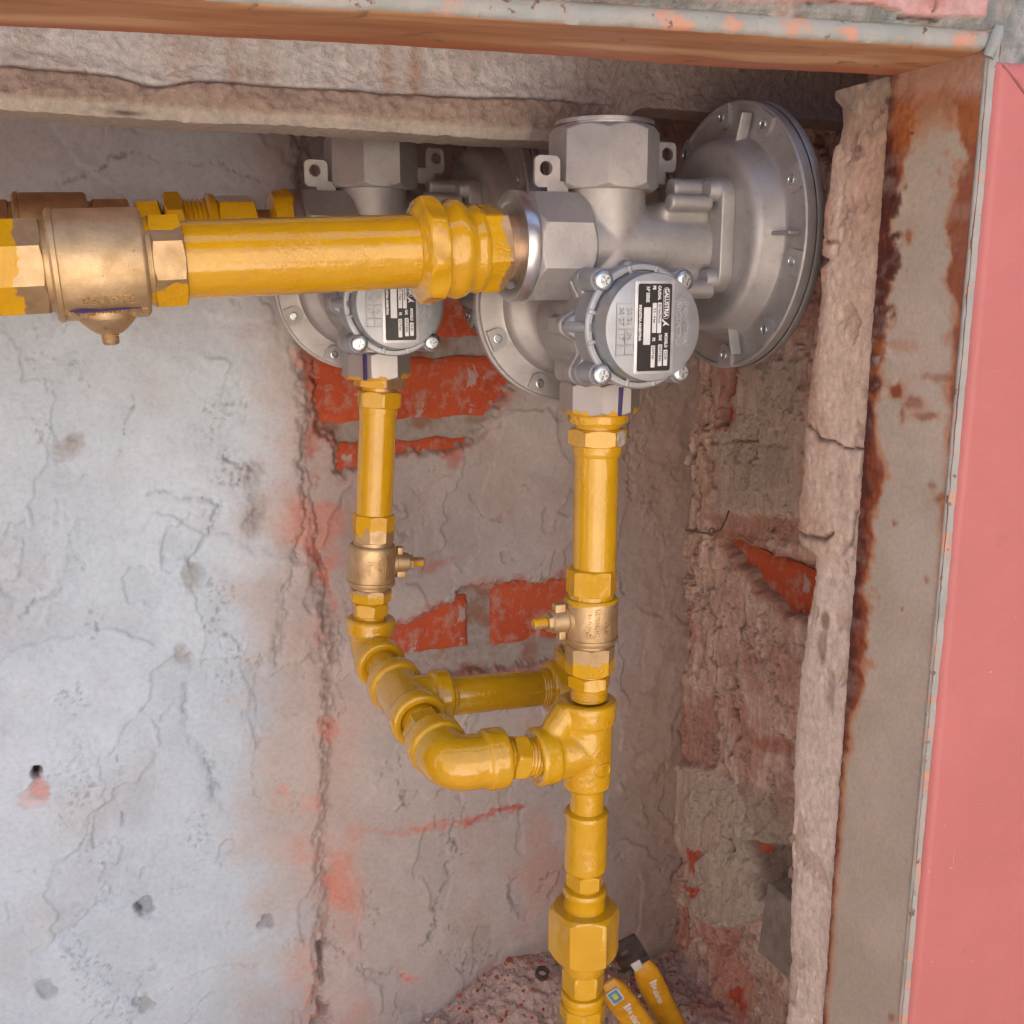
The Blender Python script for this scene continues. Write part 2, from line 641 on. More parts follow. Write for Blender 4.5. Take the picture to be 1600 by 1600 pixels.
def m_ground():
    t = NT('yard_concrete')
    g = t.coord('Object')
    c = t.mix(t.ramp(t.noise(g, 2.2, 6, 0.6), [(0.3, 0.0), (0.7, 1.0)]), (0.56, 0.525, 0.48), (0.47, 0.435, 0.395))
    c = t.mix(t.math('MULTIPLY', t.ramp(t.noise(g, 60, 4), [(0.55, 0.0), (0.7, 1.0)]), 0.4), c, (0.3, 0.27, 0.24))
    return t.set(col=c, rough=0.9, nrm=t.bump(t.noise(g, 90, 5), 0.002, 0.6))

def m_opposite():
    t = NT('pale_bounce_wall')
    g = t.coord('Object')
    c = t.mix(t.ramp(t.noise(g, 1.6, 6, 0.6), [(0.3, 0.0), (0.7, 1.0)]), (0.82, 0.73, 0.64), (0.73, 0.64, 0.55))
    return t.set(col=c, rough=0.9, nrm=t.bump(t.noise(g, 120, 5), 0.002, 0.5))

def m_pink(name, col, var):
    t = NT(name)
    g = t.coord('Object')
    c = t.mix(t.ramp(t.noise(g, 9, 5, 0.6), [(0.3, 0.0), (0.7, 1.0)]), col, tuple(x * var for x in col))
    sp = t.ramp(t.noise(g, 130, 3, 0.7), [(0.70, 0.0), (0.75, 1.0)])
    c = t.mix(t.math('MULTIPLY', sp, 0.45), c, (0.72, 0.50, 0.46))
    sm = t.ramp(t.noise(g, 14, 5, 0.6, 1.5), [(0.56, 0.0), (0.72, 1.0)])
    c = t.mix(t.math('MULTIPLY', sm, 0.3), c, (0.40, 0.17, 0.16))
    ms = t.n('Mapping'); t.put(ms.inputs[0], g); ms.inputs['Scale'].default_value = (1.0, 1.0, .06); ms.inputs['Rotation'].default_value = (0, .5, 0)
    scr = t.ramp(t.noise(ms.outputs[0], 420, 2, .5), [(0.70, 0.0), (0.72, 1.0)])
    c = t.mix(t.math('MULTIPLY', t.math('MULTIPLY', scr, t.ramp(t.noise(g, 16, 3), [(.5, 0), (.62, 1)])), .35), c, (0.72, 0.52, 0.48))
    dr = t.ramp(t.noise(g, 46, 4, .7), [(0.66, 0.0), (0.72, 1.0)])
    c = t.mix(t.math('MULTIPLY', dr, .28), c, (0.26, 0.11, 0.10))
    # brush grain running across the sheet
    mp = t.n('Mapping'); t.put(mp.inputs[0], g); mp.inputs['Scale'].default_value = (1.0, 1.0, 14.0)
    h = t.math('ADD', t.noise(mp.outputs[0], 60, 3), t.math('MULTIPLY', t.noise(g, 300, 3), 0.4))
    r = t.mapr(t.noise(g, 20, 4), 0.3, 0.7, 0.42, 0.6)
    return t.set(col=c, rough=r, nrm=t.bump(h, 0.0003, 0.5), spec=0.4)

MPINK = m_pink('pink_enamel', (0.53, 0.165, 0.150), 0.85)
MPINKW = m_pink('pink_wall_paint', (0.60, 0.22, 0.20), 0.8)

# ground, then unseen walls added to bounce and narrow the light
mb = MB(); mb.add([(-60, -60, GZ), (60, -60, GZ), (60, 60, GZ), (-60, 60, GZ)], [(0, 1, 2, 3)])
struct(obj('ground', mb, m_ground()))
mb = MB()
box(mb, (0, -3.7, GZ + 1.3), (16, 0.2, 2.6))
box(mb, (0, -3.7, GZ + 2.64), (16.1, 0.3, 0.08))
tag(obj('bounce_wall', mb, m_opposite()), 'unseen pale wall added across the yard to bounce sunlight into the niche', 'wall')

for sx, lab in ((-2.1, 'unseen wall added on the left to narrow and bounce the light'), (1.85, 'unseen wall added on the right to narrow the bright surroundings')):
    mb = MB()
    box(mb, (sx, -1.15, GZ + 1.2), (.15, 2.9, 2.4))
    box(mb, (sx, -1.15, GZ + 2.43), (.22, 2.96, .06))
    tag(obj('light_flank_wall', mb, m_plain('light_flank_render', (.52, .45, .39) if sx < 0 else (.30, .26, .22), .9, 0, .002, 80)), lab, 'wall')  # left one lighter, to throw warm light onto the niche's right wall

# the house: solid masonry round the niche
mb = MB()
box(mb, (2.46, 0.95, 0.15), (4.5, 1.85, 2.9), M=None)          # right of the niche (local coordinates of the front plane)
box(mb, (-3.15, 0.95, 0.15), (3.9, 1.85, 2.9))
box(mb, (-0.495, 0.99, 0.92), (1.405, 1.77, 1.36))
box(mb, (-0.495, 0.99, -1.08), (1.405, 1.77, 0.44))
box(mb, (-0.495, 1.32, -0.31), (1.405, 1.1, 1.09))
box(mb, (-0.5, 2.6, 1.66), (10.2, 5.4, 0.12))
house = tag(obj('house_wall', mb, MPINKW, M=MF), 'pink painted masonry wall that the niche is cut into', 'wall')

# ---------------------------------------------------------------- rear wall: plaster over bricks
def rear_wall():
    step = 0.0015
    xs = np.arange(-0.34, XR + 0.012, step); zs = np.arange(-0.86, 0.205, step)
    X, Z = np.meshgrid(xs, zs)
    P0 = np.stack([X, np.full_like(X, YB - 0.012), Z], -1)
    px, py = to_px(P0)
    w1 = fbm(X, Z, 45, 4, 3); w2 = fbm(X, Z, 45, 4, 11)
    g1 = fbm(X, Z, 170, 3, 5); g2 = fbm(X, Z, 170, 3, 8)
    wx = px + 14 * w1 + 7 * g1
    wy = py + 14 * w2 + 7 * g2
    g3 = fbm(X, Z, 60, 3, 15); g4 = fbm(X, Z, 24, 3, 16)
    low = fbm(X, Z, 5, 4, 21)
    mid = fbm(X, Z, 26, 4, 31)
    hi = fbm(X, Z, 120, 4, 41)
    hi2 = fbm(X, Z, 300, 2, 51)
    # corner line between the left face and the set-back middle
    cx = np.interp(wy, [150, 300, 450, 700, 850, 1000, 1150, 1300, 1400, 1600], [470, 470, 468, 474, 486, 512, 506, 498, 502, 497])
    left = sstep(16, -16, wx - cx)
    rough = sstep(0.14, 0.42, fbm(X * 1.6, Z, 8, 4, 61) + 0.25 * mid)
    # trowel smears: elongated ridges
    tr = fbm(X * 0.35 + Z * 0.12, Z * 1.0 + X * 0.4, 16, 3, 71)
    h = 0.007 + 0.011 * left + 0.007 * low + 0.0019 * mid + 0.0020 * tr + (0.00025 + 0.0014 * rough) * hi + (0.0001 + 0.0007 * rough) * hi2
    # overlapping trowelled coats: thin ragged ledges
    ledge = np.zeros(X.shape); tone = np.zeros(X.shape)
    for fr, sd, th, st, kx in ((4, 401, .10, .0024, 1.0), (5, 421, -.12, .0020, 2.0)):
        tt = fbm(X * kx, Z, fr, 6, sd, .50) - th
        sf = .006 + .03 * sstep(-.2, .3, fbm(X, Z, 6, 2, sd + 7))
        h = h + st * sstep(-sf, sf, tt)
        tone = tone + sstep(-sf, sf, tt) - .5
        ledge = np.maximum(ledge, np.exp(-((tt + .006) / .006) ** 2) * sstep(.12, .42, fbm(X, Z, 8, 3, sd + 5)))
    gl = fbm(X, Z, 30, 3, 81)
    # ---- colours of the plaster
    cool = s2l(190, 203, 214); grey = s2l(184, 175, 171); warm = s2l(176, 157, 147); pink = s2l(206, 138, 118); red = s2l(188, 80, 56); dark = s2l(62, 52, 48)
    c = mixc(grey[None, None, :] * np.ones(X.shape + (1,)), cool, sstep(460, 300, px + 130 * low + 60 * mid) * (.45 + .55 * sstep(330, 640, py + 120 * low)))  # cool sky light painted onto the left face, stronger lower down
    c = mixc(c, warm, sstep(0.0, 0.5, fbm(X, Z, 7, 4, 91)) * 0.55 * (1 - 0.6 * left))
    c = c * (1 + 0.07 * mid + 0.04 * hi + 0.07 * tr + .055 * tone)[..., None]
    c = mixc(c, s2l(120, 110, 104), ledge * .22)  # shadow lines along the ledges, painted into the colour
    pits = sstep(.16, .36, fbm(X, Z, 190, 3, 171)) * sstep(.25, .9, rough + .25 * mid)
    h = h - .0016 * pits
    c = mixc(c, s2l(124, 116, 110), pits * .40)
    lines = sstep(.30, .42, np.abs(fbm(X * .5, Z * 1.6, 70, 3, 181))) * sstep(.0, .4, fbm(X, Z, 9, 3, 185))
    h = h - .0006 * lines
    c = mixc(c, s2l(202, 214, 224), sstep(0.15, 0.42, fbm(X, Z, 6, 4, 101)) * 0.5 * sstep(560, 380, px))
    # pink wash close to the corner and over the lower middle
    near = np.exp(-((px - cx - 8) / 46.0) ** 2) * sstep(430, 620, py)
    c = mixc(c, pink, np.clip(near * (0.12 + 1.2 * sstep(0.05, 0.45, fbm(X, Z, 11, 4, 111))), 0, 0.7))
    c = mixc(c, pink, sstep(0.1, 0.5, fbm(X, Z, 8, 4, 121)) * 0.35 * sstep(470, 560, px) * sstep(1000, 1250, py))
    rel = 0.16 + 0.84 * rough
    crackc = np.zeros(X.shape)
    def crack(pts, w=1.6, d=0.004, col=0.9, ledge=0.0):
        nonlocal h, crackc
        dd = line_d(wx, wy, pts)
        wv = .82 * w * np.clip(.85 + 1.5 * g3, .25, 2.2)
        k = np.exp(-(dd / (wv * 1.25)) ** 2)
        h = h - d * k * np.clip(.8 + g4, .2, 1.3)
        if ledge:
            h = h - ledge * np.exp(-(dd / 9.0) ** 2)
        crackc = np.maximum(crackc, col * np.exp(-(dd / wv) ** 2) * np.clip(.75 + 1.3 * g4, .1, 1))
    K = crack
    K([(89, 288), (128, 273), (147, 271), (174, 250), (217, 240), (264, 256), (289, 254), (341, 261), (372, 267), (403, 285)], 1.5)
    K([(322, 290), (345, 314), (360, 330)], 1.2)
    K([(205, 190), (215, 208)], 2.5, col=.6)
    K([(335, 709), (357, 717), (372, 730), (395, 734)], 2.4, 0.006)
    K([(328, 746), (349, 750), (368, 756), (368, 738)], 1.3)
    K([(209, 618), (211, 633), (194, 680), (186, 711), (205, 703)], 1.3, col=.7)
    K([(231, 768), (264, 759), (281, 770), (315, 773), (338, 790), (326, 821), (307, 852), (301, 874), (324, 908)], 1.8, 0.004, .75, 0.002)
    K([(113, 821), (113, 858), (132, 883)], 1.6, col=.7)
    K([(-10, 905), (17, 942), (23, 959), (42, 956), (51, 936), (101, 925)], 1.8, 0.003, .6, 0.002)
    K([(290, 1071), (293, 1139), (326, 1178), (338, 1218), (332, 1240), (343, 1246)], 2.0, 0.004, .6, 0.003)
    K([(183, 1178), (188, 1206), (180, 1240), (191, 1285)], 1.3, col=.6)
    K([(405, 1015), (402, 1060), (397, 1094), (402, 1150), (394, 1184), (405, 1257)], 1.4, 0.003, .6)
    K([(231, 1144), (253, 1116), (276, 1088)], 1.6, 0.003, .5)
    K([(473, 700), (473, 801), (467, 857), (445, 925), (439, 981), (430, 1038)], 1.6, 0.003, .4, 0.003)
    K([(483, 640), (480, 700), (487, 780), (500, 860), (524, 930), (533, 990), (532, 1050), (537, 1095)], 1.3, 0.003, .6)
    K([(537, 1095), (531, 1125), (511, 1130), (500, 1160), (503, 1190), (495, 1225)], 1.3, 0.004, .8)
    K([(150, 1400), (165, 1385), (220, 1395), (300, 1380)], 1.1, 0.002, .35)
    K([(60, 1480), (110, 1440), (170, 1400)], 1.4, 0.003, .35, .002)
    K([(300, 1520), (360, 1505), (410, 1500)], 1.3, 0.003, .4)
    K([(240, 1560), (255, 1545), (270, 1540)], 2, 0.003, .5)
    K([(290, 1600), (305, 1570), (330, 1545)], 2, 0.003, .5)
    K([(0, 1228), (40, 1222), (60, 1218)], 1.0, .002, .6); K([(80, 1210), (105, 1203), (145, 1228)], 1.0, .002, .6)
    # middle wall
    K([(620, 1155), (617, 1200), (626, 1235), (640, 1262)], 1.3, 0.004, .8)
    K([(712, 1285), (708, 1310), (712, 1335), (697, 1355), (703, 1372), (690, 1400), (684, 1425), (673, 1468), (664, 1480)], 2.3, 0.006, .75)
    K([(690, 1310), (708, 1304)], 2, .004, .8)
    K([(805, 1370), (797, 1395), (808, 1420), (815, 1435)], 1.5, 0.004, .8)
    K([(840, 1400), (850, 1375), (858, 1362), (880, 1362)], 1.6, 0.004, .7)
    K([(690, 1487), (705, 1505), (722, 1525)], 1.2, .003, .7)
    K([(500, 1415), (497, 1440), (505, 1468), (520, 1480), (545, 1495), (570, 1520), (605, 1525), (615, 1515), (630, 1530)], 1.4, .003, .7, .002)
    K([(736, 772), (745, 790), (760, 808), (785, 818)], 1.6, .003, .85)
    K([(738, 722), (756, 726)], 1.5, .003, .8)
    K([(648, 765), (664, 770), (655, 805), (668, 825)], 1.2, .002, .5)
    K([(760, 925), (790, 905), (830, 890), (860, 870)], 1.2, .002, .6)
    K([(985, 660), (980, 720), (990, 750), (978, 800)], 2.0, .005, .8)
    K([(968, 905), (985, 930)], 1.6, .004, .8)
    K([(670, 1015), (668, 1055)], 1.6, .004, .9); K([(668, 1030), (705, 1018)], 1.2, .003, .7)
    # gap low in the corner: a groove, its shadow also darkened in the colour
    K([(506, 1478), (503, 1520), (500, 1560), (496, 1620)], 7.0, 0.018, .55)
    # holes and pits
    def pit(x, y, r, d, col, cc):
        nonlocal h, c
        dd = np.hypot(wx - x, wy - y)
        k = sstep(r * 1.15, r * 0.6, dd)
        h = h - d * k
        c = mixc(c, cc, k * col)
    pit(228, 1412, 15, 0.006, .6, s2l(120, 122, 124)); pit(222, 1414, 4, 0.005, .5, dark)
    pit(414, 1437, 13, 0.004, .5, s2l(115, 112, 112)); pit(73, 1533, 15, 0.004, .45, s2l(130, 128, 128)); pit(225, 1562, 14, 0.004, .5, s2l(135, 128, 124))
    pit(60, 1222, 20, 0.003, .6, s2l(192, 122, 106)); pit(55, 1240, 22, 0.002, .4, s2l(210, 158, 148)); pit(56, 1201, 9.5, 0.014, 1.0, s2l(52, 34, 30))
    for x, y, r in ((395, 740, 22), (400, 790, 24), (395, 815, 20), (300, 900, 22), (285, 1020, 14), (100, 700, 20), (120, 690, 14)):
        dd = np.hypot((wx - x), (wy - y) * 0.8)
        k = sstep(r * 1.2, r * 0.5, dd)
        h = h - 0.002 * k + 0.0022 * k * hi + 0.001 * k * hi2
        c = mixc(c, s2l(150, 140, 134), k * 0.45)
        rel = np.maximum(rel, k)
    # red smears where the trowel dragged brick dust
    def smear(pts, cc, a, soft=6):
        nonlocal c
        dd = poly_d(wx, wy, pts)
        c = mixc(c, cc, sstep(soft, -soft, dd + 5 * hi) * a * np.clip(0.55 + 1.3 * gl + .9 * hi, 0.05, .9))
    smear([(570, 1302), (650, 1288), (735, 1278), (740, 1288), (640, 1306)], s2l(205, 120, 96), .7)
    smear([(722, 1290), (760, 1272), (822, 1262), (820, 1270), (775, 1278), (728, 1296)], red, .9, 3)
    smear([(470, 470), (505, 520), (500, 650), (490, 760), (478, 700)], s2l(176, 84, 66), .75, 8)
    smear([(482, 840), (515, 880), (528, 960), (505, 920), (488, 890)], s2l(222, 120, 86), .8, 8)
    smear([(508, 1370), (535, 1378), (545, 1410), (515, 1400)], s2l(214, 120, 94), .75, 6)
    smear([(620, 1520), (660, 1524), (655, 1538), (632, 1540)], s2l(226, 128, 104), .8, 4)
    smear([(755, 1508), (772, 1505), (775, 1520), (758, 1522)], red, .9, 3)
    smear([(418, 1225), (450, 1225), (455, 1262), (425, 1265)], s2l(212, 150, 132), .8, 5)
    smear([(470, 1230), (498, 1240), (500, 1262), (470, 1258)], s2l(212, 150, 132), .6, 5)
    smear([(640, 880), (720, 870), (750, 850), (700, 885), (660, 905)], s2l(180, 112, 92), .6, 6)
    smear([(700, 690), (745, 690), (715, 730), (705, 745)], s2l(170, 90, 70), .6, 8)
    smear([(755, 806), (800, 800), (785, 818)], s2l(196, 108, 82), .7, 5)
    smear([(640, 1062), (880, 1020), (880, 1065), (640, 1085)], s2l(188, 118, 106), .7, 8)
    smear([(495, 1475), (475, 1540), (478, 1600), (500, 1600)], s2l(216, 140, 118), .6, 8)
    # ---- plaster broken away: bricks and joints show
    E1 = [(494, 556), (560, 545), (640, 552), (672, 520), (672, 440), (800, 430), (835, 560), (802, 600), (772, 645), (752, 684), (716, 704), (622, 712), (562, 736), (527, 742), (526, 694), (497, 670)]
    E2 = [(600, 988), (640, 976), (690, 950), (728, 924), (772, 918), (830, 908), (905, 902), (905, 1006), (880, 1044), (800, 1052), (700, 1063), (612, 1072)]
    E3 = [(880, 560), (935, 600), (930, 660), (890, 640)]
    for E in (E1, E2):
        dd = poly_d(wx, wy, E)
        k = sstep(9.0, -12.0, dd + 4 * hi)
        joint = -0.0045 + 0.0018 * mid + 0.0011 * hi + 0.0005 * hi2
        h = h * (1 - k) + joint * k
        jc = mixc(np.ones(X.shape + (1,)) * s2l(164, 154, 147), s2l(150, 116, 100), sstep(-0.1, 0.4, fbm(X, Z, 30, 4, 141)))
        c = mixc(c, jc * (1 + 0.2 * hi)[..., None], k)
        crackc = crackc * (1 - 0.7 * k)
        rel = np.maximum(rel, k)
        edge = np.exp(-((dd - 3) / 10.0) ** 2)
        c = mixc(c, s2l(186, 104, 82), edge * 0.6 * sstep(-0.25, 0.3, gl + .5 * hi))
    # right-hand end of this wall is browner
    c = mixc(c, s2l(176, 150, 134), sstep(900, 1040, px + 60 * low) * 0.7)
    h = h + sstep(930, 1080, px) * 0.004 * mid
    c = mixc(c, dark, np.clip(crackc, 0, 1) * .55 * np.clip(0.75 + 0.9 * hi, 0.25, 1))  # cracks darkened for dirt and for shade the thin grooves can't cast
    P = P0.copy()
    P[..., 1] = YB - h
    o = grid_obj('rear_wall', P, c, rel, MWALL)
    tag(o, 'cracked grey plaster wall at the back of the niche with bricks showing through', 'wall')
    return o

REAR = rear_wall()

def brick_mesh(L, H, D=0.03, seed=0):
    """one brick, its face rough and its arrises worn, facing -Y"""
    nu, nv = 40, 14
    rs = random.Random(seed)
    mb = MB(); vs = []; fs = []
    for j in range(nv + 1):
        for i in range(nu + 1):
            u = i / nu; v = j / nv
            x = (u - .5) * L; z = (v - .5) * H
            e = min(u * L, (1 - u) * L, v * H, (1 - v) * H)
            y = 0.0028 * max(0, 1 - e / 0.004) ** 2
            y += 0.0011 * mnoise.noise(Vector((x * 45 + seed, z * 45, seed))) + 0.0006 * mnoise.noise(Vector((x * 160, z * 160, seed)))
            x += (0.0030 * mnoise.noise(Vector((z * 55, seed, 3))) + 0.0016 * mnoise.noise(Vector((z * 190, seed, 5)))) * abs(2 * u - 1) ** 3
            z += (0.0030 * mnoise.noise(Vector((x * 40, seed, 9))) + 0.0018 * mnoise.noise(Vector((x * 150, seed, 6)))) * abs(2 * v - 1) ** 2
            vs.append((x, y, z))
    for j in range(nv):
        for i in range(nu):
            a = j * (nu + 1) + i
            fs.append((a, a + 1, a + nu + 2, a + nu + 1))
    n = len(vs)
    ring = [i for i in range(nu + 1)] + [j * (nu + 1) + nu for j in range(1, nv + 1)] + [nv * (nu + 1) + i for i in range(nu - 1, -1, -1)] + [j * (nu + 1) for j in range(nv - 1, 0, -1)]
    for k in ring:
        p = vs[k]
        vs.append((p[0], D, p[2]))
    m = len(ring)
    for k in range(m):
        fs.append((ring[k], n + k, n + (k + 1) % m, ring[(k + 1) % m]))
    mb.add(vs, fs)
    return mb

def rear_brick(x0, y0, x1, y1, xm, dy=0.0, seed=0):
    """brick whose face spans the given photo columns, heights read at column xm"""
    a = un(x0, y1, 'y', YB)[0]; b = un(x1, y1, 'y', YB)[0]
    zt = un(xm, y0, 'y', YB)[2]; zb = un(xm, y1, 'y', YB)[2]
    mbk = brick_mesh(b - a, zt - zb, seed=seed)
    o = obj('brick', mbk, MBRICK, REAR, angle=50)
    o.location = Vector(((a + b) / 2, YB + dy, (zt + zb) / 2)) - REAR.location
rear_brick(486, 560, 832, 655, 620, -0.001, 1)
rear_brick(640, 440, 930, 527, 710, 0.0, 2)
rear_brick(520, 689, 800, 780, 620, 0.0, 3)
rear_brick(575, 935, 731, 1016, 680, -0.001, 4)
rear_brick(767, 905, 930, 1001, 820, -0.001, 5)

# ---------------------------------------------------------------- right wall
def right_wall():
    step = 0.0013
    ys = np.arange(0.575, YB + 0.01, step); zs = np.arange(-0.86, 0.205, step)
    Y, Z = np.meshgrid(ys, zs)
    P0 = np.stack([np.full_like(Y, XR - 0.008), Y, Z], -1)
    px, py = to_px(P0)
    w1 = fbm(Y, Z, 45, 4, 203); w2 = fbm(Y, Z, 45, 4, 211)
    wx = px + 9 * w1; wy = py + 9 * w2
    low = fbm(Y, Z, 6, 4, 221); mid = fbm(Y, Z, 24, 4, 231); hi = fbm(Y, Z, 110, 4, 241); hi2 = fbm(Y, Z, 290, 2, 251)
    rough = sstep(0.02, 0.32, fbm(Y, Z, 10, 4, 261))
    streak = fbm(Y * 2.2, Z * 0.35, 40, 3, 271)
    h = 0.006 + 0.009 * low + 0.005 * mid * (0.5 + rough) + 0.0022 * streak + (0.0005 + 0.0026 * rough) * hi + (.0002 + 0.0018 * rough) * hi2 - .0018 * rough * sstep(.22, .4, fbm(Y, Z, 150, 3, 299))
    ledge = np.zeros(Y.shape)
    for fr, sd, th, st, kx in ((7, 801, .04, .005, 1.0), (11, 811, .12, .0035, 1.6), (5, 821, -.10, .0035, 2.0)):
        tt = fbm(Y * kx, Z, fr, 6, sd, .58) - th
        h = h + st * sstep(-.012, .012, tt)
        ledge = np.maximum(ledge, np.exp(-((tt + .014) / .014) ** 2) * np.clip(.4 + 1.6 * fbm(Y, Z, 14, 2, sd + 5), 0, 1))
    base = s2l(204, 174, 156); pale = s2l(220, 198, 180); red = s2l(208, 100, 72); pinkb = s2l(198, 154, 136); grey = s2l(168, 154, 138); dark = s2l(58, 44, 38)
    c = mixc(np.ones(Y.shape + (1,)) * base, pale, sstep(-0.05, 0.35, streak + 0.4 * low))
    c = mixc(c, pinkb, sstep(0.02, 0.4, fbm(Y, Z, 14, 4, 281)) * 0.8)
    c = mixc(c, s2l(170, 130, 114), sstep(0.1, 0.4, fbm(Y, Z, 20, 4, 291)) * 0.45)
    c = c * (1 + 0.2 * mid + 0.30 * hi + .15 * hi2)[..., None]
    c = mixc(c, s2l(104, 80, 70), sstep(.22, .4, fbm(Y, Z, 150, 3, 299)) * .4 * rough)
    c = mixc(c, s2l(92, 68, 58), ledge * .6)  # ledge edges darkened to imitate their shadow lines
    rel = 0.5 + 0.5 * rough
    def patch(pts, dh, cc, a, rr=None, edge=5):
        nonlocal h, c, rel
        dd = poly_d(wx, wy, pts)
        k = sstep(edge, -edge, dd)
        h = h + dh * k
        c = mixc(c, cc, k * a)
        if rr is not None:
            rel = rel * (1 - k) + rr * k
    patch([(1050, 1190), (1110, 1195), (1180, 1240), (1235, 1290), (1235, 1400), (1190, 1440), (1130, 1450), (1095, 1430), (1080, 1350), (1050, 1300), (1038, 1260)], 0.007, s2l(204, 190, 172), .9, 1.0)
    patch([(1160, 1215), (1240, 1260), (1240, 1330), (1190, 1300)], 0.003, s2l(176, 156, 138), .6, 1.3)
    patch([(1180, 1310), (1240, 1320), (1240, 1400), (1200, 1400)], -0.014, s2l(112, 90, 78), .7, 1.3)
    patch([(1150, 565), (1260, 560), (1260, 800), (1120, 800), (1130, 670), (1152, 640)], 0.003, s2l(190, 178, 162), .75, 1.0, 8)
    patch([(1150, 690), (1245, 700), (1245, 760), (1160, 770)], 0.003, s2l(172, 158, 144), .6, 0.5)
    patch([(1105, 800), (1270, 815), (1270, 850), (1130, 840)], -0.004, s2l(176, 126, 108), .6, 1.1)
    patch([(1030, 1340), (1075, 1350), (1075, 1390), (1060, 1420), (1010, 1400), (985, 1350)], 0.004, s2l(170, 130, 114), .7, .4)
    patch([(1015, 1375), (1068, 1392), (1060, 1412), (1020, 1400)], 0.003, s2l(196, 180, 164), .8, .5, 3)
    patch([(1075, 1325), (1100, 1330), (1092, 1368), (1080, 1350)], -0.003, red, .95, 1.0, 3)
    patch([(1070, 1380), (1105, 1388), (1090, 1402)], -0.003, red, .9, 1.0, 3)
    patch([(1185, 1310), (1208, 1314), (1200, 1335), (1186, 1330)], -0.004, red, .9, 1.0, 3)
    patch([(1030, 1410), (1080, 1415), (1090, 1470), (1060, 1490), (1020, 1450)], -0.003, s2l(198, 124, 104), .6, .6)
    patch([(1100, 1440), (1150, 1450), (1200, 1560), (1160, 1600), (1120, 1560)], -0.003, s2l(204, 136, 114), .6, .8, 8)
    patch([(1145, 1545), (1175, 1540), (1172, 1575), (1150, 1570)], 0.004, s2l(206, 92, 64), .95, .6, 3)
    patch([(1005, 1485), (1035, 1498), (1030, 1505)], 0.003, red, .9, .6, 3)
    patch([(1050, 1100), (1120, 1090), (1110, 1200), (1040, 1190)], -0.002, s2l(180, 124, 108), .5, 1.2, 8)
    patch([(1170, 1155), (1235, 1150), (1235, 1180), (1190, 1175)], 0.0, s2l(176, 100, 80), .6, 1, 6)
    crackc = np.zeros(Y.shape)
    for pts, w, d in (
        ([(1108, 560), (1104, 660), (1085, 730), (1100, 780), (1090, 830)], 2.5, .006),
        ([(1085, 830), (1060, 860), (1040, 895), (1030, 940)], 2, .005),
        ([(1170, 930), (1165, 1000), (1150, 1060), (1145, 1100), (1158, 1150), (1140, 1190)], 1.8, .005),
        ([(965, 1135), (990, 1155), (1010, 1185), (1040, 1190), (1065, 1190)], 2.6, .007),
        ([(1015, 760), (1050, 770)], 1.4, .003), ([(1150, 690), (1190, 688), (1197, 715)], 1.3, .003),
        ([(1020, 640), (1025, 700), (1012, 760)], 1.5, .004),
        ([(1010, 1060), (1005, 1120)], 2, .005), ([(1005, 1285), (1022, 1310), (1050, 1325), (1065, 1350)], 1.6, .005),
        ([(1140, 1300), (1160, 1320), (1150, 1345)], 1.4, .004), ([(940, 1190), (955, 1215)], 2.5, .006),
        ([(1060, 1500), (1080, 1530), (1100, 1580)], 3, .006), ([(990, 1440), (1020, 1490), (1030, 1510)], 2, .004),
        ([(1075, 960), (1085, 1000), (1070, 1060)], 2, .004), ([(1120, 1000), (1130, 1060)], 1.4, .003)):
        dd = line_d(wx, wy, pts)
        h = h - d * np.exp(-(dd / (w * 1.4)) ** 2)
        crackc = np.maximum(crackc, .85 * np.exp(-(dd / w) ** 2))
    # broken plaster over bricks
    for E in ([(1126, 836), (1180, 852), (1272, 884), (1290, 884), (1290, 975), (1262, 960), (1240, 966), (1200, 925), (1160, 880)],
              [(1138, 566), (1162, 566), (1158, 600), (1142, 625), (1152, 640), (1148, 664), (1128, 662), (1136, 625)]):
        dd = poly_d(wx, wy, E)
        k = sstep(2.5, -5.0, dd)
        h = h * (1 - k) + (-0.004 + 0.001 * hi) * k
        c = mixc(c, s2l(150, 128, 114), k)
        c = mixc(c, s2l(176, 110, 90), np.exp(-((dd - 4) / 6.0) ** 2) * 0.5)
    c = mixc(c, dark, np.clip(crackc, 0, 1) * np.clip(0.75 + 0.9 * hi, 0.25, 1))  # crack lines: dirt colour that also stands in for groove shade
    P = P0.copy()
    P[..., 0] = XR - h
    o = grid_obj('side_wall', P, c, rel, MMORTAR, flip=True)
    tag(o, 'rough brown mortar wall on the right side of the niche', 'wall')
    return o
SIDE = right_wall()

def side_brick(y0, y1, z0, z1, seed):
    mbk = brick_mesh(abs(y1 - y0), abs(z1 - z0), seed=seed)
    o = obj('brick', mbk, MBRICK, SIDE, angle=50)
    o.rotation_euler = (0, 0, -pi / 2)
    o.location = Vector((XR - 0.001, (y0 + y1) / 2, (z0 + z1) / 2)) - SIDE.location
side_brick(0.975, 0.76, -0.326, -0.2735, 11)
side_brick(1.0, 0.93, -0.155, -0.070, 12)

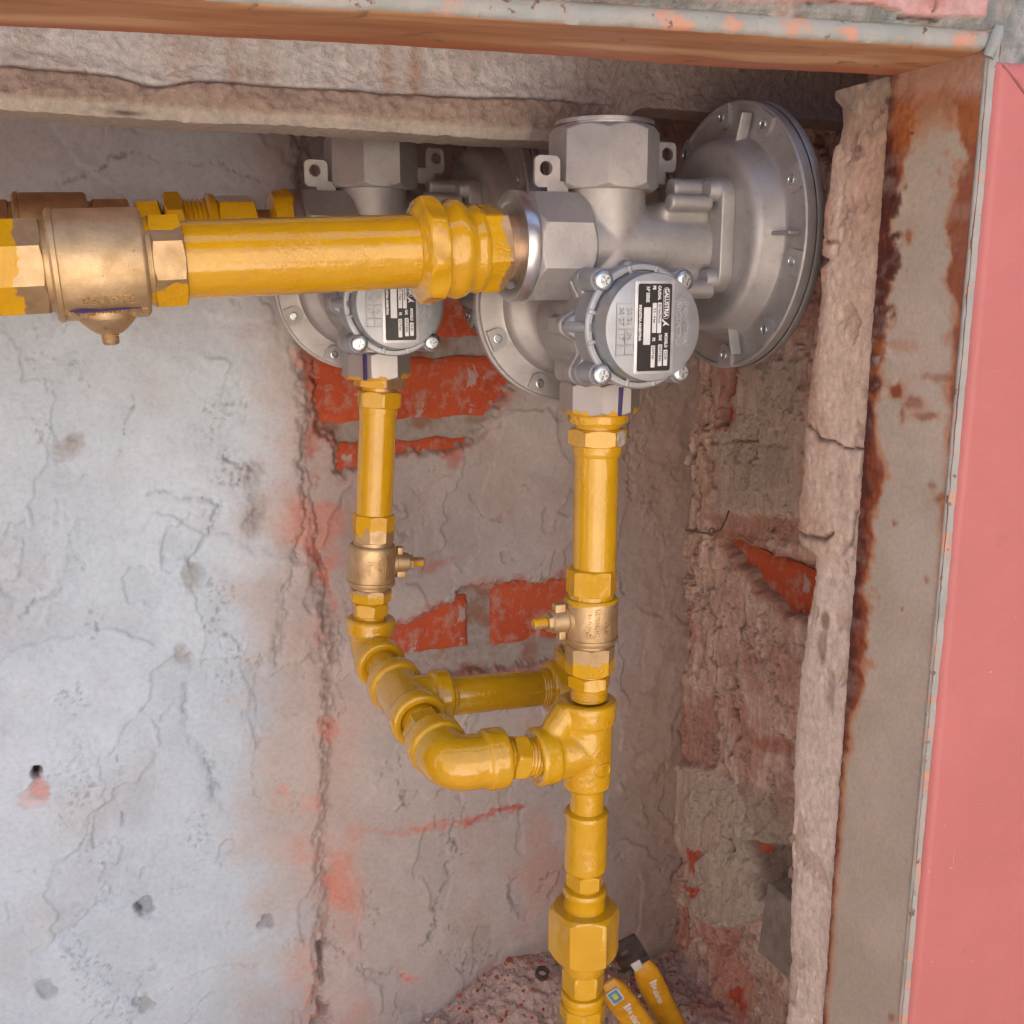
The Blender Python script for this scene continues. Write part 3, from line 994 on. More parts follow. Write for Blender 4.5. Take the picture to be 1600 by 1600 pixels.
# ---------------------------------------------------------------- lintel above the niche
def lintel():
    xs = np.arange(-0.36, 0.66, 0.0017)
    ss = np.arange(0, 0.135, 0.0012)
    X, S = np.meshgrid(xs, ss)
    zb = 0.1085 + 0.002 * fbm(X, X * 0, 9, 3, 301)[..., :] + 0.029 * sstep(0.37, 0.42, X + 0.02 * fbm(X, X * 0 + 2, 60, 4, 307)) + 0.0012 * fbm(X, X * 0 + 7, 120, 4, 309)
    # s < 0.03 runs under the lintel from back to front, then up the face
    under = S < 0.03
    Zf = zb + np.maximum(S - 0.03, 0)
    z = Zf
    low = fbm(X, S, 8, 3, 311); mid = fbm(X, S, 30, 4, 321); hi = fbm(X, S, 130, 4, 331); hi2 = fbm(X, S, 320, 2, 341)
    gz = 0.1345 + 0.0018 * fbm(X, X * 0, 20, 3, 351) - 0.006 * np.exp(-((X - 0.055) / 0.018) ** 2) + 0.004 * sstep(0.2, 0.36, X)
    band = sstep(gz + 0.0006, gz - 0.0006, z) * sstep(0.405, 0.36, X)
    strip = sstep(0.1185, 0.1155, z + 0.002 * mid) * band
    h = 0.004 * low + (0.0019 + 0.0020 * band * (1 - strip)) * hi * (1 - 0.8 * strip) + 0.0014 * mid + 0.0012 * hi2 * (1 - strip)
    h = h + (0.009 + 0.004 * mid) * band - 0.004 * strip
    h = h - 0.004 * np.exp(-((z - gz) / 0.0010) ** 2) * sstep(0.405, 0.36, X)
    h = h + 0.004 * sstep(gz + 0.014, gz + 0.001, z) * (1 - band)
    yf = 0.762 - h
    Yv = np.where(under, 0.80 - (0.80 - (0.762 - 0.006)) * (S / 0.03), yf)
    pale = s2l(212, 206, 198); warm = s2l(190, 174, 162); brown = s2l(164, 142, 126); light = s2l(178, 166, 152); ochre = s2l(168, 116, 62); dark = s2l(80, 64, 54)
    c = mixc(np.ones(X.shape + (1,)) * pale, warm, sstep(-0.1, 0.4, fbm(X, S, 14, 4, 361)) * 0.6)
    c = mixc(c, brown, band * (1 - strip) * 0.95)
    c = mixc(c, light, strip)
    c = mixc(c, s2l(120, 98, 84), sstep(0.24, 0.46, X) * 0.75 * (1 - 0.5 * strip))  # darker right end: shadow above the disc put into the colour
    c = c * (1 + 0.18 * hi + 0.1 * mid)[..., None]
    for x0, w, a in ((0.212, 0.006, .55), (0.233, 0.005, .7), (0.105, 0.004, .5), (0.07, 0.012, .35), (0.128, 0.004, .3)):
        c = mixc(c, ochre, np.exp(-((X - x0 + 0.004 * mid) / w) ** 2) * a * (1 - band) * np.clip(0.7 + hi, 0, 1))
    c = mixc(c, dark, np.exp(-((z - gz) / 0.0009) ** 2) * 0.35 * np.clip(.6 + 2 * mid, .1, 1) * sstep(0.405, 0.36, X) * (~under))
    k = np.exp(-(((X - 0.035) / 0.010) ** 2 + ((z - 0.1115) / 0.0016) ** 2) * 1.2)
    c = mixc(c, s2l(92, 78, 68), np.clip(k * 1.2, 0, .9))
    P = np.stack([X, Yv, z], -1)
    o = grid_obj('lintel', P, c, 0.3 + 0.9 * (1 - strip), MMORTAR)
    tag(o, 'rough concrete lintel with a crumbling mortar lip along its lower edge', 'lintel')
    return o
lintel()

# ---------------------------------------------------------------- mortar jamb between the side wall and the steel post
def jamb():
    zs = np.arange(-0.90, 0.123, 0.0014)
    nf, nb = 62, 26
    pz = [(-0.90, .560), (-0.5424, .5617), (-0.43, .566), (-0.342, .5722), (-0.27, .5705), (-0.22, .566), (-0.194, .5608), (-0.180, .5635), (-0.176, .579), (-0.1675, .5846), (-0.13, .5815), (-0.0858, .5815), (-0.04, .5765), (0.0, .5735), (0.012, .5755), (0.018, .566), (0.021, .5755), (0.035, .5755), (0.0606, .5725), (0.085, .5705), (0.0905, .5665), (0.1, .5645), (0.112, .5672), (0.119, .5725), (0.123, .573)]
    ye = np.interp(zs, [p[0] for p in pz], [p[1] for p in pz])
    ye = ye + 0.0030 * fbm(zs, zs * 0 + 4.4, 70, 5, 401, .6) + 0.0012 * fbm(zs, zs * 0 + 2.4, 14, 3, 402)
    sf = np.linspace(0, 1, nf)
    Pn = np.zeros((len(zs), nf + nb, 3)); S = np.zeros((len(zs), nf + nb))
    y0 = 0.5135 + 0.0012 * fbm(zs, zs * 0, 40, 3, 403)
    Yf = y0[:, None] + (ye - y0)[:, None] * sf[None, :]
    Pn[:, :nf, 1] = Yf
    Zg = np.repeat(zs[:, None], nf, 1)
    rnd = 0.0018 * np.clip((sf - 0.82) / 0.18, 0, 1) ** 2
    hh = 0.0007 * fbm(Yf, Zg, 12, 4, 411) + 0.0007 * fbm(Yf, Zg, 50, 4, 421) + 0.0005 * fbm(Yf, Zg, 170, 3, 431)
    hh -= 0.0014 * sstep(.22, .28, fbm(Yf, Zg, 26, 5, 437)) + 0.0006 * sstep(.24, .30, fbm(Yf, Zg, 80, 4, 439))
    # splits across the mortar
    px, py = to_px(np.stack([np.full_like(Yf, .45), Yf, Zg], -1))
    wv = 7 * fbm(Yf, Zg, 60, 3, 441); wh = 7 * fbm(Yf, Zg, 60, 3, 443)
    cr = np.zeros_like(Yf)
    for pts, w, d in (([(1250, 660), (1275, 685), (1300, 690), (1318, 702), (1345, 700)], 2.0, .004), ([(1240, 830), (1262, 838), (1285, 842), (1296, 836)], 2.4, .004),
                      ([(1345, 700), (1340, 740)], 2.0, .003), ([(1322, 850), (1330, 822), (1336, 800)], 2.0, .004), ([(1285, 378), (1305, 380)], 2.0, .004)):
        dd = line_d(px + wv, py + wh, pts)
        hh -= d * np.exp(-(dd / (w * 1.3)) ** 2)
        cr = np.maximum(cr, np.exp(-(dd / w) ** 2))
    step_lo = sstep(3, -3, py + wh - 850 - 0.12 * (px - 1240)) * sstep(1310, 1290, px)   # the thicker cake of mortar above y=840
    hh = hh + 0.0008 * step_lo
    Pn[:, :nf, 0] = 0.4515 - hh + rnd
    Pn[:, :nf, 2] = Zg
    bx = np.linspace(0, 1, nb + 1)[1:]
    Pn[:, nf:, 0] = Pn[:, nf - 1:nf, 0] + (0.70 - Pn[:, nf - 1:nf, 0]) * bx[None, :] ** 1.5
    Pn[:, nf:, 1] = ye[:, None] + 0.006 * np.sin(np.clip(bx * 6, 0, pi / 2))[None, :]
    Pn[:, nf:, 2] = zs[:, None]
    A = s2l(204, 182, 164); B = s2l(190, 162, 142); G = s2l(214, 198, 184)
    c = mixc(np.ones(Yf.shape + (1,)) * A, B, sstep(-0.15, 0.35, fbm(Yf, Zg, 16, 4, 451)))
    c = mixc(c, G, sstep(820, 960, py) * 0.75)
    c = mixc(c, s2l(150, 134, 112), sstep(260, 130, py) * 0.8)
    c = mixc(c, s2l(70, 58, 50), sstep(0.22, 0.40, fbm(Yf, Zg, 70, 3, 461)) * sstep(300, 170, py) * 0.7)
    c = mixc(c, s2l(176, 108, 82), sstep(20, 0, px - np.interp(py, [300, 640], [1290, 1255])) * sstep(280, 330, py) * sstep(700, 500, py) * .5)
    for x, y, rx, ry, cc in ((1336, 232, 6, 8, (96, 74, 62)), (1287, 970, 7, 16, (126, 106, 74)), (1284, 1010, 8, 30, (150, 128, 108)), (1296, 1080, 6, 40, (168, 148, 132))):
        k = sstep(1.3, .6, np.hypot((px + wv * .6 - x) / rx, (py + wh * .6 - y) / ry))
        c = mixc(c, s2l(*cc), k * .8)
    c = mixc(c, s2l(74, 54, 44), np.clip(cr, 0, 1) * 0.85)
    c = mixc(c, s2l(166, 136, 116), sstep(.20, .30, fbm(Yf, Zg, 26, 5, 437)) * .4)
    c = c * (1 + 0.18 * fbm(Yf, Zg, 60, 4, 471) + .15 * fbm(Yf, Zg, 220, 2, 473))[..., None]
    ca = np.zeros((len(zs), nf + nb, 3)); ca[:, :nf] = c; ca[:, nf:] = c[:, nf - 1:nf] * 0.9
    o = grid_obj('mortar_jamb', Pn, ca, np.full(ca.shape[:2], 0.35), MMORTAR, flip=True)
    tag(o, 'pale mortar edge running down beside the rusty steel post', 'jamb')
jamb()

# ---------------------------------------------------------------- niche floor with rubble
def niche_floor():
    xs = np.arange(-0.36, XR + 0.02, 0.0022); ys = np.arange(0.60, YB + 0.02, 0.0022)
    X, Y = np.meshgrid(xs, ys)
    mid = fbm(X, Y, 16, 4, 501); hi = fbm(X, Y, 90, 4, 511); hi2 = fbm(X, Y, 260, 3, 521)
    z = -0.838 + 0.048 * sstep(0.15, 0.02, YB - Y) * sstep(0.27, 0.42, X) * sstep(.60, .48, X) + 0.012 * mid + 0.005 * hi + 0.0035 * hi2
    c = mixc(np.ones(X.shape + (1,)) * s2l(216, 190, 176), s2l(210, 160, 142), sstep(0, .4, mid))
    c = mixc(c, s2l(170, 158, 148), sstep(0.10, 0.22, YB - Y) * .8)
    c = mixc(c, s2l(200, 168, 152), sstep(.2, .42, hi2) * .6)
    o = grid_obj('niche_floor', np.stack([X, Y, z], -1), c, np.full(X.shape, 1.2), MMORTAR)
    struct(o)
niche_floor()

def rock(name, p, r, mat, seed, squash=0.6):
    bm = bmesh.new()
    bmesh.ops.create_icosphere(bm, subdivisions=2, radius=1.0)
    rs = random.Random(seed)
    dirs = [Vector((rs.uniform(-1, 1), rs.uniform(-1, 1), rs.uniform(-1, 1))).normalized() for _ in range(7)]
    lim = [rs.uniform(.55, .9) for _ in dirs]
    for v in bm.verts:
        for d, l in zip(dirs, lim):
            e = v.co.dot(d) - l
            if e > 0:
                v.co -= d * e
        v.co = Vector((v.co.x * r, v.co.y * r * .8, v.co.z * r * squash))
    m = MB(); bm.verts.index_update()
    m.add([v.co[:] for v in bm.verts], [tuple(v.index for v in f.verts) for f in bm.faces])
    bm.free()
    o = obj(name, m, mat, angle=30)
    o.location = p
    o.rotation_euler = (rs.uniform(-.5, .5), rs.uniform(-.5, .5), rs.uniform(0, 6))
    return o
MCHIPW = m_plain('mortar_chip', s2l(196, 184, 176), 0.9, 0, 0.0008, 300)
MCHIPR = m_plain('brick_chip', s2l(186, 84, 60), 0.9, 0, 0.0008, 300)
MCHIPG = m_plain('grey_chip', s2l(150, 132, 122), 0.9, 0, 0.0008, 300)
# ---------------------------------------------------------------- steel frame: post and head plate
frame_root = tag(empty('niche_surround', Matrix.Translation((0.45, 0.449, -0.9))), 'rusty grey steel frame round the niche opening, post and head plate', 'frame')

def steel_post():
    ys = np.arange(0.4455, 0.5185, 0.0009); zs = np.arange(-0.90, 0.1235, 0.0014)
    Y, Z = np.meshgrid(ys, zs)
    px, py = to_px(np.stack([np.full_like(Y, .45), Y, Z], -1))
    u = (Y - 0.4455) / 0.073                     # 0 at the outer edge, 1 at the mortar
    n1 = fbm(Y, Z, 45, 4, 601); n2 = fbm(Y, Z, 120, 4, 611); n3 = fbm(Y, Z, 14, 4, 621); n4 = fbm(Y, Z, 300, 2, 631)
    paint = s2l(174, 161, 144); paint2 = s2l(184, 170, 154); och = s2l(176, 106, 48); rust = s2l(132, 62, 34); deep = s2l(74, 34, 28); pinkg = s2l(182, 138, 118)
    c = mixc(np.ones(Y.shape + (1,)) * paint, paint2, sstep(-.2, .4, n3))
    c = mixc(c, pinkg, sstep(.1, .5, fbm(Y, Z, 20, 4, 641)) * sstep(900, 500, py) * .35)
    # width of the rusty margin on the mortar side, by height
    wl = np.interp(py, [110, 200, 330, 420, 520, 640, 740, 850, 960, 1080, 1130, 1250, 1600], [.34, .28, .16, .18, .16, .12, .24, .18, .20, .22, .09, .06, .05])
    dl = (1 - u) - wl * (1 + .9 * n1 + .5 * n2)
    wr = np.interp(py, [110, 260, 420, 560, 640, 760, 900, 1100, 1600], [.34, .26, .20, .13, .08, .08, .04, .02, .015])
    dr = u - wr * (1 + 1.0 * n1 + .5 * n2)
    top = (py - 205 - 60 * n1 - 20 * n2)
    for d, a in ((dl, .95), (dr, .8)):
        c = mixc(c, och, sstep(.07, -.03, d) * .75 * a)
        c = mixc(c, rust, sstep(.0, -.07, d + .10 * n2) * a)
    c = mixc(c, och, sstep(35, -10, top) * .5)
    c = mixc(c, rust, sstep(5, -40, top + 60 * np.abs(n1)) * .38)
    c = mixc(c, s2l(176, 142, 124), sstep(170, 130, py + 15 * n1) * .75)
    dp = sstep(.05, -.06, (1 - u) - .10 * (1 + 1.2 * n1 + n2) * np.interp(py, [110, 230, 300, 420, 600, 640, 1100, 1140, 1600], [.5, .8, 2.2, 2.0, .9, 1.0, 1.0, .3, .25]))
    c = mixc(c, deep, dp * .9)
    # scabs of rust in mid-field
    def blob(x, y, rx, ry, a, cc=rust, halo=True):
        nonlocal c, dp
        d = np.hypot((px + 8 * n1 - x) / rx, (py + 8 * n2 - y) / ry)
        if halo:
            c = mixc(c, och, sstep(1.9, .8, d) * a * .6)
        k = sstep(1.1, .6, d)
        c = mixc(c, cc, k * a)
        dp = np.maximum(dp, k * .6)
    blob(1400, 610, 12, 12, .9); blob(1430, 630, 16, 10, .6); blob(1448, 650, 20, 8, .55); blob(1412, 650, 6, 14, .5)
    blob(1365, 600, 14, 18, .9, deep); blob(1420, 370, 6, 12, .6); blob(1470, 590, 30, 8, .35)
    blob(1480, 780, 26, 10, .4); blob(1400, 815, 5, 5, .6); blob(1455, 760, 6, 6, .4); blob(1448, 905, 4, 6, .5); blob(1426, 208, 3, 3, .9, deep, False)
    blob(1410, 952, 2.5, 2.5, .9, deep, False); blob(1395, 1590, 6, 8, .5); blob(1395, 540, 50, 10, .25, och)
    c = mixc(c, s2l(196, 178, 166), sstep(.12, .4, fbm(Y, Z, 110, 3, 651)) * np.exp(-((px - 1400) / 34.) ** 2) * np.exp(-((py - 570) / 120.) ** 2) * .8)
    c = mixc(c, s2l(180, 160, 142), sstep(.0, .5, fbm(Y * .3, Z, 60, 3, 661)) * .25)
    c = c * (1 + .06 * n2)[..., None]
    rel = np.clip(sstep(.05, -.05, dl) * .8 + sstep(.05, -.05, dr) * .6 + dp, 0, 1.2)
    h = .0006 * n3 + rel * (.0009 * n2 + .0004 * n4) + dp * .0006
    P = np.stack([0.45 - h, Y, Z], -1)
    o = grid_obj('post', P, c, rel, MRUST, frame_root, flip=True)
    o.location = Vector(o.location) - Vector((0.45, 0.449, -0.9))
    return o
steel_post()

MLIP = None
def m_lip():
    t = NT('chipped_pale_paint')
    g = t.coord('Object')
    c = t.mix(t.ramp(t.noise(g, 30, 5, .6), [(.35, 0), (.65, 1)]), s2l(164, 158, 150), s2l(140, 146, 140))
    c = t.mix(t.ramp(t.noise(g, 60, 4, .6), [(.56, 0), (.66, 1)]), c, s2l(190, 142, 118))
    c = t.mix(t.ramp(t.noise(g, 90, 4, .6), [(.64, 0), (.72, 1)]), c, s2l(146, 172, 168))
    c = t.mix(t.ramp(t.noise(g, 150, 4, .6), [(.64, 0), (.70, 1)]), c, s2l(110, 82, 70))
    return t.set(col=c, rough=.6, nrm=t.bump(t.noise(g, 240, 5, .6), .0009, .8))
MLIP = m_lip()
def m_head():
    t = NT('orange_primer_steel')
    g = t.coord('Object')
    mp = t.n('Mapping'); t.put(mp.inputs[0], g); mp.inputs['Scale'].default_value = (.16, 1, 1)
    n = t.noise(mp.outputs[0], 90, 5, .6)
    c = t.mix(t.ramp(n, [(.35, 0), (.65, 1)]), s2l(186, 132, 92), s2l(156, 104, 72))
    c = t.mix(t.ramp(t.noise(mp.outputs[0], 30, 4, .6), [(.5, 0), (.66, 1)]), c, s2l(206, 164, 122))
    yy = t.sep(g)[1]
    c = t.mix(t.mapr(t.math('ADD', yy, t.math('MULTIPLY', t.noise(mp.outputs[0], 50, 4), .02)), .056, .070, 0, .7), c, s2l(164, 88, 58))
    d = t.ramp(t.noise(g, 38, 3, .5, 1.0), [(.66, 0), (.70, 1)])
    c = t.mix(t.math('MULTIPLY', d, .6), c, s2l(108, 74, 60))
    return t.set(col=c, rough=.5, nrm=t.bump(t.noise(mp.outputs[0], 200, 4), .0005, .5), spec=.45)
ML = MF.copy()
MLoc = Matrix.Translation((-0.45, -0.449, 0.9)) @ MF
# front edge of the post (a rolled lip) and head plate
mb = MB()
n = 160
prev = None
vs = []; fs = []
for i in range(n + 1):
    z = -0.90 + (0.132 + 0.90) * i / n
    w = 0.0004 * mnoise.noise(Vector((0, 0, z * 60))) + 0.0003 * mnoise.noise(Vector((3, 0, z * 200)))
    prof = [(0.0000, 0.0000), (-0.0006, -0.0012), (0.0000, -0.0026), (0.0016, -0.0034), (0.0062, -0.0036), (0.0062, 0.0000)]
    for x, y in prof:
        vs.append((x + w, y + w, z))
for i in range(n):
    for k in range(5):
        a = i * 6 + k
        fs.append((a, a + 1, a + 7, a + 6))
mb.add(vs, fs)
lipo = obj('post_lip', mb, MLIP, frame_root, MLoc, angle=60)

def head_plate():
    mb = MB(); vs = []; fs = []
    n = 420
    prof = [(0.0, 0.0665), (0.0, 0.055), (0.0, 0.040), (0.0, 0.025), (0.0, 0.012), (0.0, 0.002), (0.0004, -0.0012), (0.0022, -0.0030), (0.0052, -0.0034), (0.0085, -0.0030), (0.0105, -0.0010), (0.0110, 0.004), (0.0110, 0.0665)]
    for i in range(n + 1):
        x = -0.80 + (0.0 + 0.80) * i / n
        for j, (z, y) in enumerate(prof):
            q = 0.0014 * mnoise.noise(Vector((x * 9, y * 10, 1))) if j < 6 else 0.0
            e = 0.0006 * mnoise.noise(Vector((x * 120, j * .7, 4))) + 0.0008 * mnoise.noise(Vector((x * 30, j * .3, 9)))
            if j == 0:
                e += 0.0012 * mnoise.noise(Vector((x * 70, 2, 4)))
            vs.append((x, y + e, 0.1215 + z + q + (e if j > 5 else 0)))
    L = len(prof)
    fm = []
    for i in range(n):
        for k in range(L - 1):
            a = i * L + k
            fs.append((a, a + L, a + L + 1, a + 1))
            fm.append(0 if k < 6 else 1)
    mb.v = vs; mb.f = fs; mb.fm = fm
    return obj('head_plate', mb, [m_head(), MLIP], frame_root, MLoc, angle=60)
head_plate()
# weld bead where the two meet
mb = MB()
sweep([(-0.001, -0.004, 0.118), (0.001, -0.0048, 0.123), (0.0025, -0.0048, 0.128), (0.003, -0.0044, 0.134)], [0.0026, 0.0034, 0.0036, 0.002], 14, mb)
jitter(mb, 0.0012, 300)
obj('weld_bead', mb, MLIP, frame_root, MLoc, angle=80)

# ---------------------------------------------------------------- plaster band above the frame
def plaster_band(x0, x1, z0, z1):
    xs = np.arange(x0, x1, 0.0013); zs = np.arange(z0, z1, 0.0011)
    X, Z = np.meshgrid(xs, zs)
    W = FO[None, None, :] + FD[None, None, :] * X[..., None] + FN[None, None, :] * 0.004
    W[..., 2] = Z
    px, py = to_px(W)
    n1 = fbm(X, Z, 40, 4, 701); n2 = fbm(X, Z, 140, 4, 711); n3 = fbm(X, Z, 10, 3, 721); n4 = fbm(X, Z, 320, 2, 731)
    edge = np.interp(px, [860, 1000, 1240, 1330, 1400, 1410, 1450, 1480, 1535, 1545, 1600], [-4, -1, 4, 8, 18, 26, 31, 25, 30, -80, -90])
    pk = sstep(1.6, -1.6, py - edge + 5 * n1 + 2 * n2)
    h = 0.0012 * n3 + 0.0012 * n1 + 0.0012 * n2 + 0.0006 * n4 + 0.0030 * pk
    h = np.where(pk > .5, 0.0012 * n3 + 0.0008 * n1 + 0.004, h)
    h = h - 0.003 * sstep(0.1335, 0.1325, Z) * (X < .006)
    c = mixc(np.ones(X.shape + (1,)) * s2l(150, 148, 144), s2l(126, 128, 124), sstep(-.2, .3, n1))
    c = mixc(c, s2l(150, 176, 172), sstep(.1, .4, fbm(X, Z, 50, 4, 741)) * .5)
    c = mixc(c, s2l(176, 150, 138), sstep(.15, .4, fbm(X, Z, 30, 4, 751)) * .5)
    c = c * (1 + .3 * n2 + .2 * n4)[..., None]
    pc = mixc(np.ones(X.shape + (1,)) * s2l(190, 150, 144), s2l(178, 128, 120), sstep(-.2, .3, n1))
    c = mixc(c, pc, pk)
    cr = np.exp(-(line_d(px + 4 * n1, py + 3 * n2, [(1405, 27), (1430, 30), (1465, 31)]) / 2.4) ** 2) + .8 * np.exp(-(line_d(px + 4 * n1, py + 3 * n2, [(1456, 0), (1458, 12), (1450, 22)]) / 1.3) ** 2) + .8 * np.exp(-(line_d(px, py + 3 * n2, [(1240, 5), (1300, 4), (1360, 8)]) / 1.6) ** 2)
    c = mixc(c, s2l(60, 46, 42), np.clip(cr, 0, 1) * .9)
    h = h - .004 * np.clip(cr, 0, 1)
    P = W + FN[None, None, :] * h[..., None]
    o = grid_obj('plaster_band', P, c, 0.4 + .8 * (1 - pk), MMORTAR)
    o.parent = house
    o.matrix_parent_inverse = MF.inverted()
plaster_band(-0.80, 0.30, 0.1255, 0.24)
plaster_band(0.0065, 0.30, 0.060, 0.1262)

# ---------------------------------------------------------------- pink sheet-metal leaf folded back beside the opening
leaf_M = MF @ Matrix.Translation((0.0040, -0.0065, -0.42))
leaf = tag(empty('door_leaf', leaf_M), 'pink painted sheet metal door leaf to the right of the rusty post', 'door')
def leaf_sheet():
    nx, nz = 60, 120
    vs = []; fs = []; Lx, z0, z1 = 0.42, -0.45, 0.5365
    for j in range(nz + 1):
        for i in range(nx + 1):
            u = i / nx; v = j / nz
            x = Lx * u ** 1.6; z = z1 - (z1 - z0) * v ** 1.3
            e = min(x, z1 - z)
            y = 0.0035 * max(0, 1 - e / 0.004) ** 2 + 0.0012 * mnoise.noise(Vector((x * 8, z * 6, 2)))
            vs.append((x, y, z))
    for j in range(nz):
        for i in range(nx):
            a = j * (nx + 1) + i
            fs.append((a, a + nx + 1, a + nx + 2, a + 1))
    # returned edges give the sheet its depth
    o0 = len(vs)
    ring = [j * (nx + 1) for j in range(nz, -1, -1)] + [i for i in range(1, nx + 1)]
    for k in ring:
        p = vs[k]; vs.append((p[0], p[1] + 0.012, p[2]))
    for k in range(len(ring) - 1):
        fs.append((ring[k], ring[k + 1], o0 + k + 1, o0 + k))
    m = MB(); m.add(vs, fs)
    return m
obj('sheet', leaf_sheet(), MPINK, leaf, Matrix(), angle=60)
mb = MB()
sweep([(0.003, 0.0006, 0.534), (0.012, -0.0002, 0.526), (0.05, -0.0002, 0.490)], 0.0007, 8, mb)
obj('mitre_seam_shadow', mb, m_plain('seam_shadow_paint', (0.30, 0.09, 0.08), .6), leaf, Matrix())
# ================================================================== GAS REGULATORS
mm = 0.001
def FYf(x, y, z):                       # local x = +X, y = +Z, z = towards the viewer (-Y)
    return frame((x * mm, y * mm, z * mm), (0, -1, 0), (1, 0, 0))
def S(*sec):
    return [(s[0] * mm, s[1] * mm) + tuple(s[2:]) for s in sec]
def NS(t0, t1, a, n, rot=0.0, c=2.5):
    return nutsec(t0 * mm, t1 * mm, a * mm, n, rot, c * mm)

def round_rect(w, h, r, n=8, cx=0, cy=0):
    pts = []
    for k, (sx, sy) in enumerate(((1, 1), (-1, 1), (-1, -1), (1, -1))):
        for i in range(n + 1):
            a = pi / 2 * k + pi / 2 * i / n
            pts.append((cx + sx * (w / 2 - r) + r * cos(a), cy + sy * (h / 2 - r) + r * sin(a)))
    return pts

def ring_plate(outer, hole, t0, t1, mb, M=None):
    """flat plate with one hole: outer and hole have the same number of points"""
    n = len(outer); vs = []; fs = []
    for pts, t in ((outer, t0), (outer, t1), (hole, t1), (hole, t0)):
        vs += [(p[0], p[1], t) for p in pts]
    for r in range(4):
        for k in range(n):
            k2 = (k + 1) % n; a = r * n; b = ((r + 1) % 4) * n
            fs.append((a + k, a + k2, b + k2, b + k))
    o = len(mb.v)
    mb.add(vs, fs)
    if M is not None:
        mb.xf(M, o)

def screw_mesh():
    mb = MB()
    rev(S((-3, 5.0), (0, 6.6), (0.4, 7.0), (2.6, 7.0), (3.6, 6.5), (4.2, 5.4), (4.5, 3.8)), 32, (False, False), mb=mb)
    # crossed driver recess
    n = 32; vs = []; fs = []
    for k in range(n):
        a = 2 * pi * k / n
        vs.append((3.8 * mm * cos(a), 3.8 * mm * sin(a), 4.5 * mm))
    for k in range(n):
        a = 2 * pi * k / n
        q = abs(sin(2 * a)); r = 3.3 if q < 0.5 else 1.2
        vs.append((r * mm * cos(a), r * mm * sin(a), 4.5 * mm))
    for k in range(n):
        a = 2 * pi * k / n
        q = abs(sin(2 * a)); r = 2.6 if q < 0.5 else 0.9
        vs.append((r * mm * cos(a), r * mm * sin(a), 2.6 * mm))
    for r in range(2):
        for k in range(n):
            k2 = (k + 1) % n
            fs.append((r * n + k, r * n + k2, (r + 1) * n + k2, (r + 1) * n + k))
    fs.append(tuple(2 * n + k for k in range(n)))
    mb.add(vs, fs)
    return mb.mesh('screw', MZINC, 40)

def lug_outline(base, lugs, n=160):
    pts = []
    for k in range(n):
        a = 2 * pi * k / n
        r = base
        for (lx, ly, lr) in lugs:
            d = sqrt(lx * lx + ly * ly); b = atan2(ly, lx) - a
            disc = lr * lr - (d * sin(b)) ** 2
            if disc > 0 and cos(b) > 0:
                q = d * cos(b) + sqrt(disc)
                r = max(r, q)
        pts.append([r, a])
    rr = np.array([p[0] for p in pts])
    for _ in range(3):
        rr = (np.roll(rr, 1) + 2 * rr + np.roll(rr, -1)) / 4
    return [(r * mm * cos(2 * pi * k / n), r * mm * sin(2 * pi * k / n)) for k, r in enumerate(rr)]

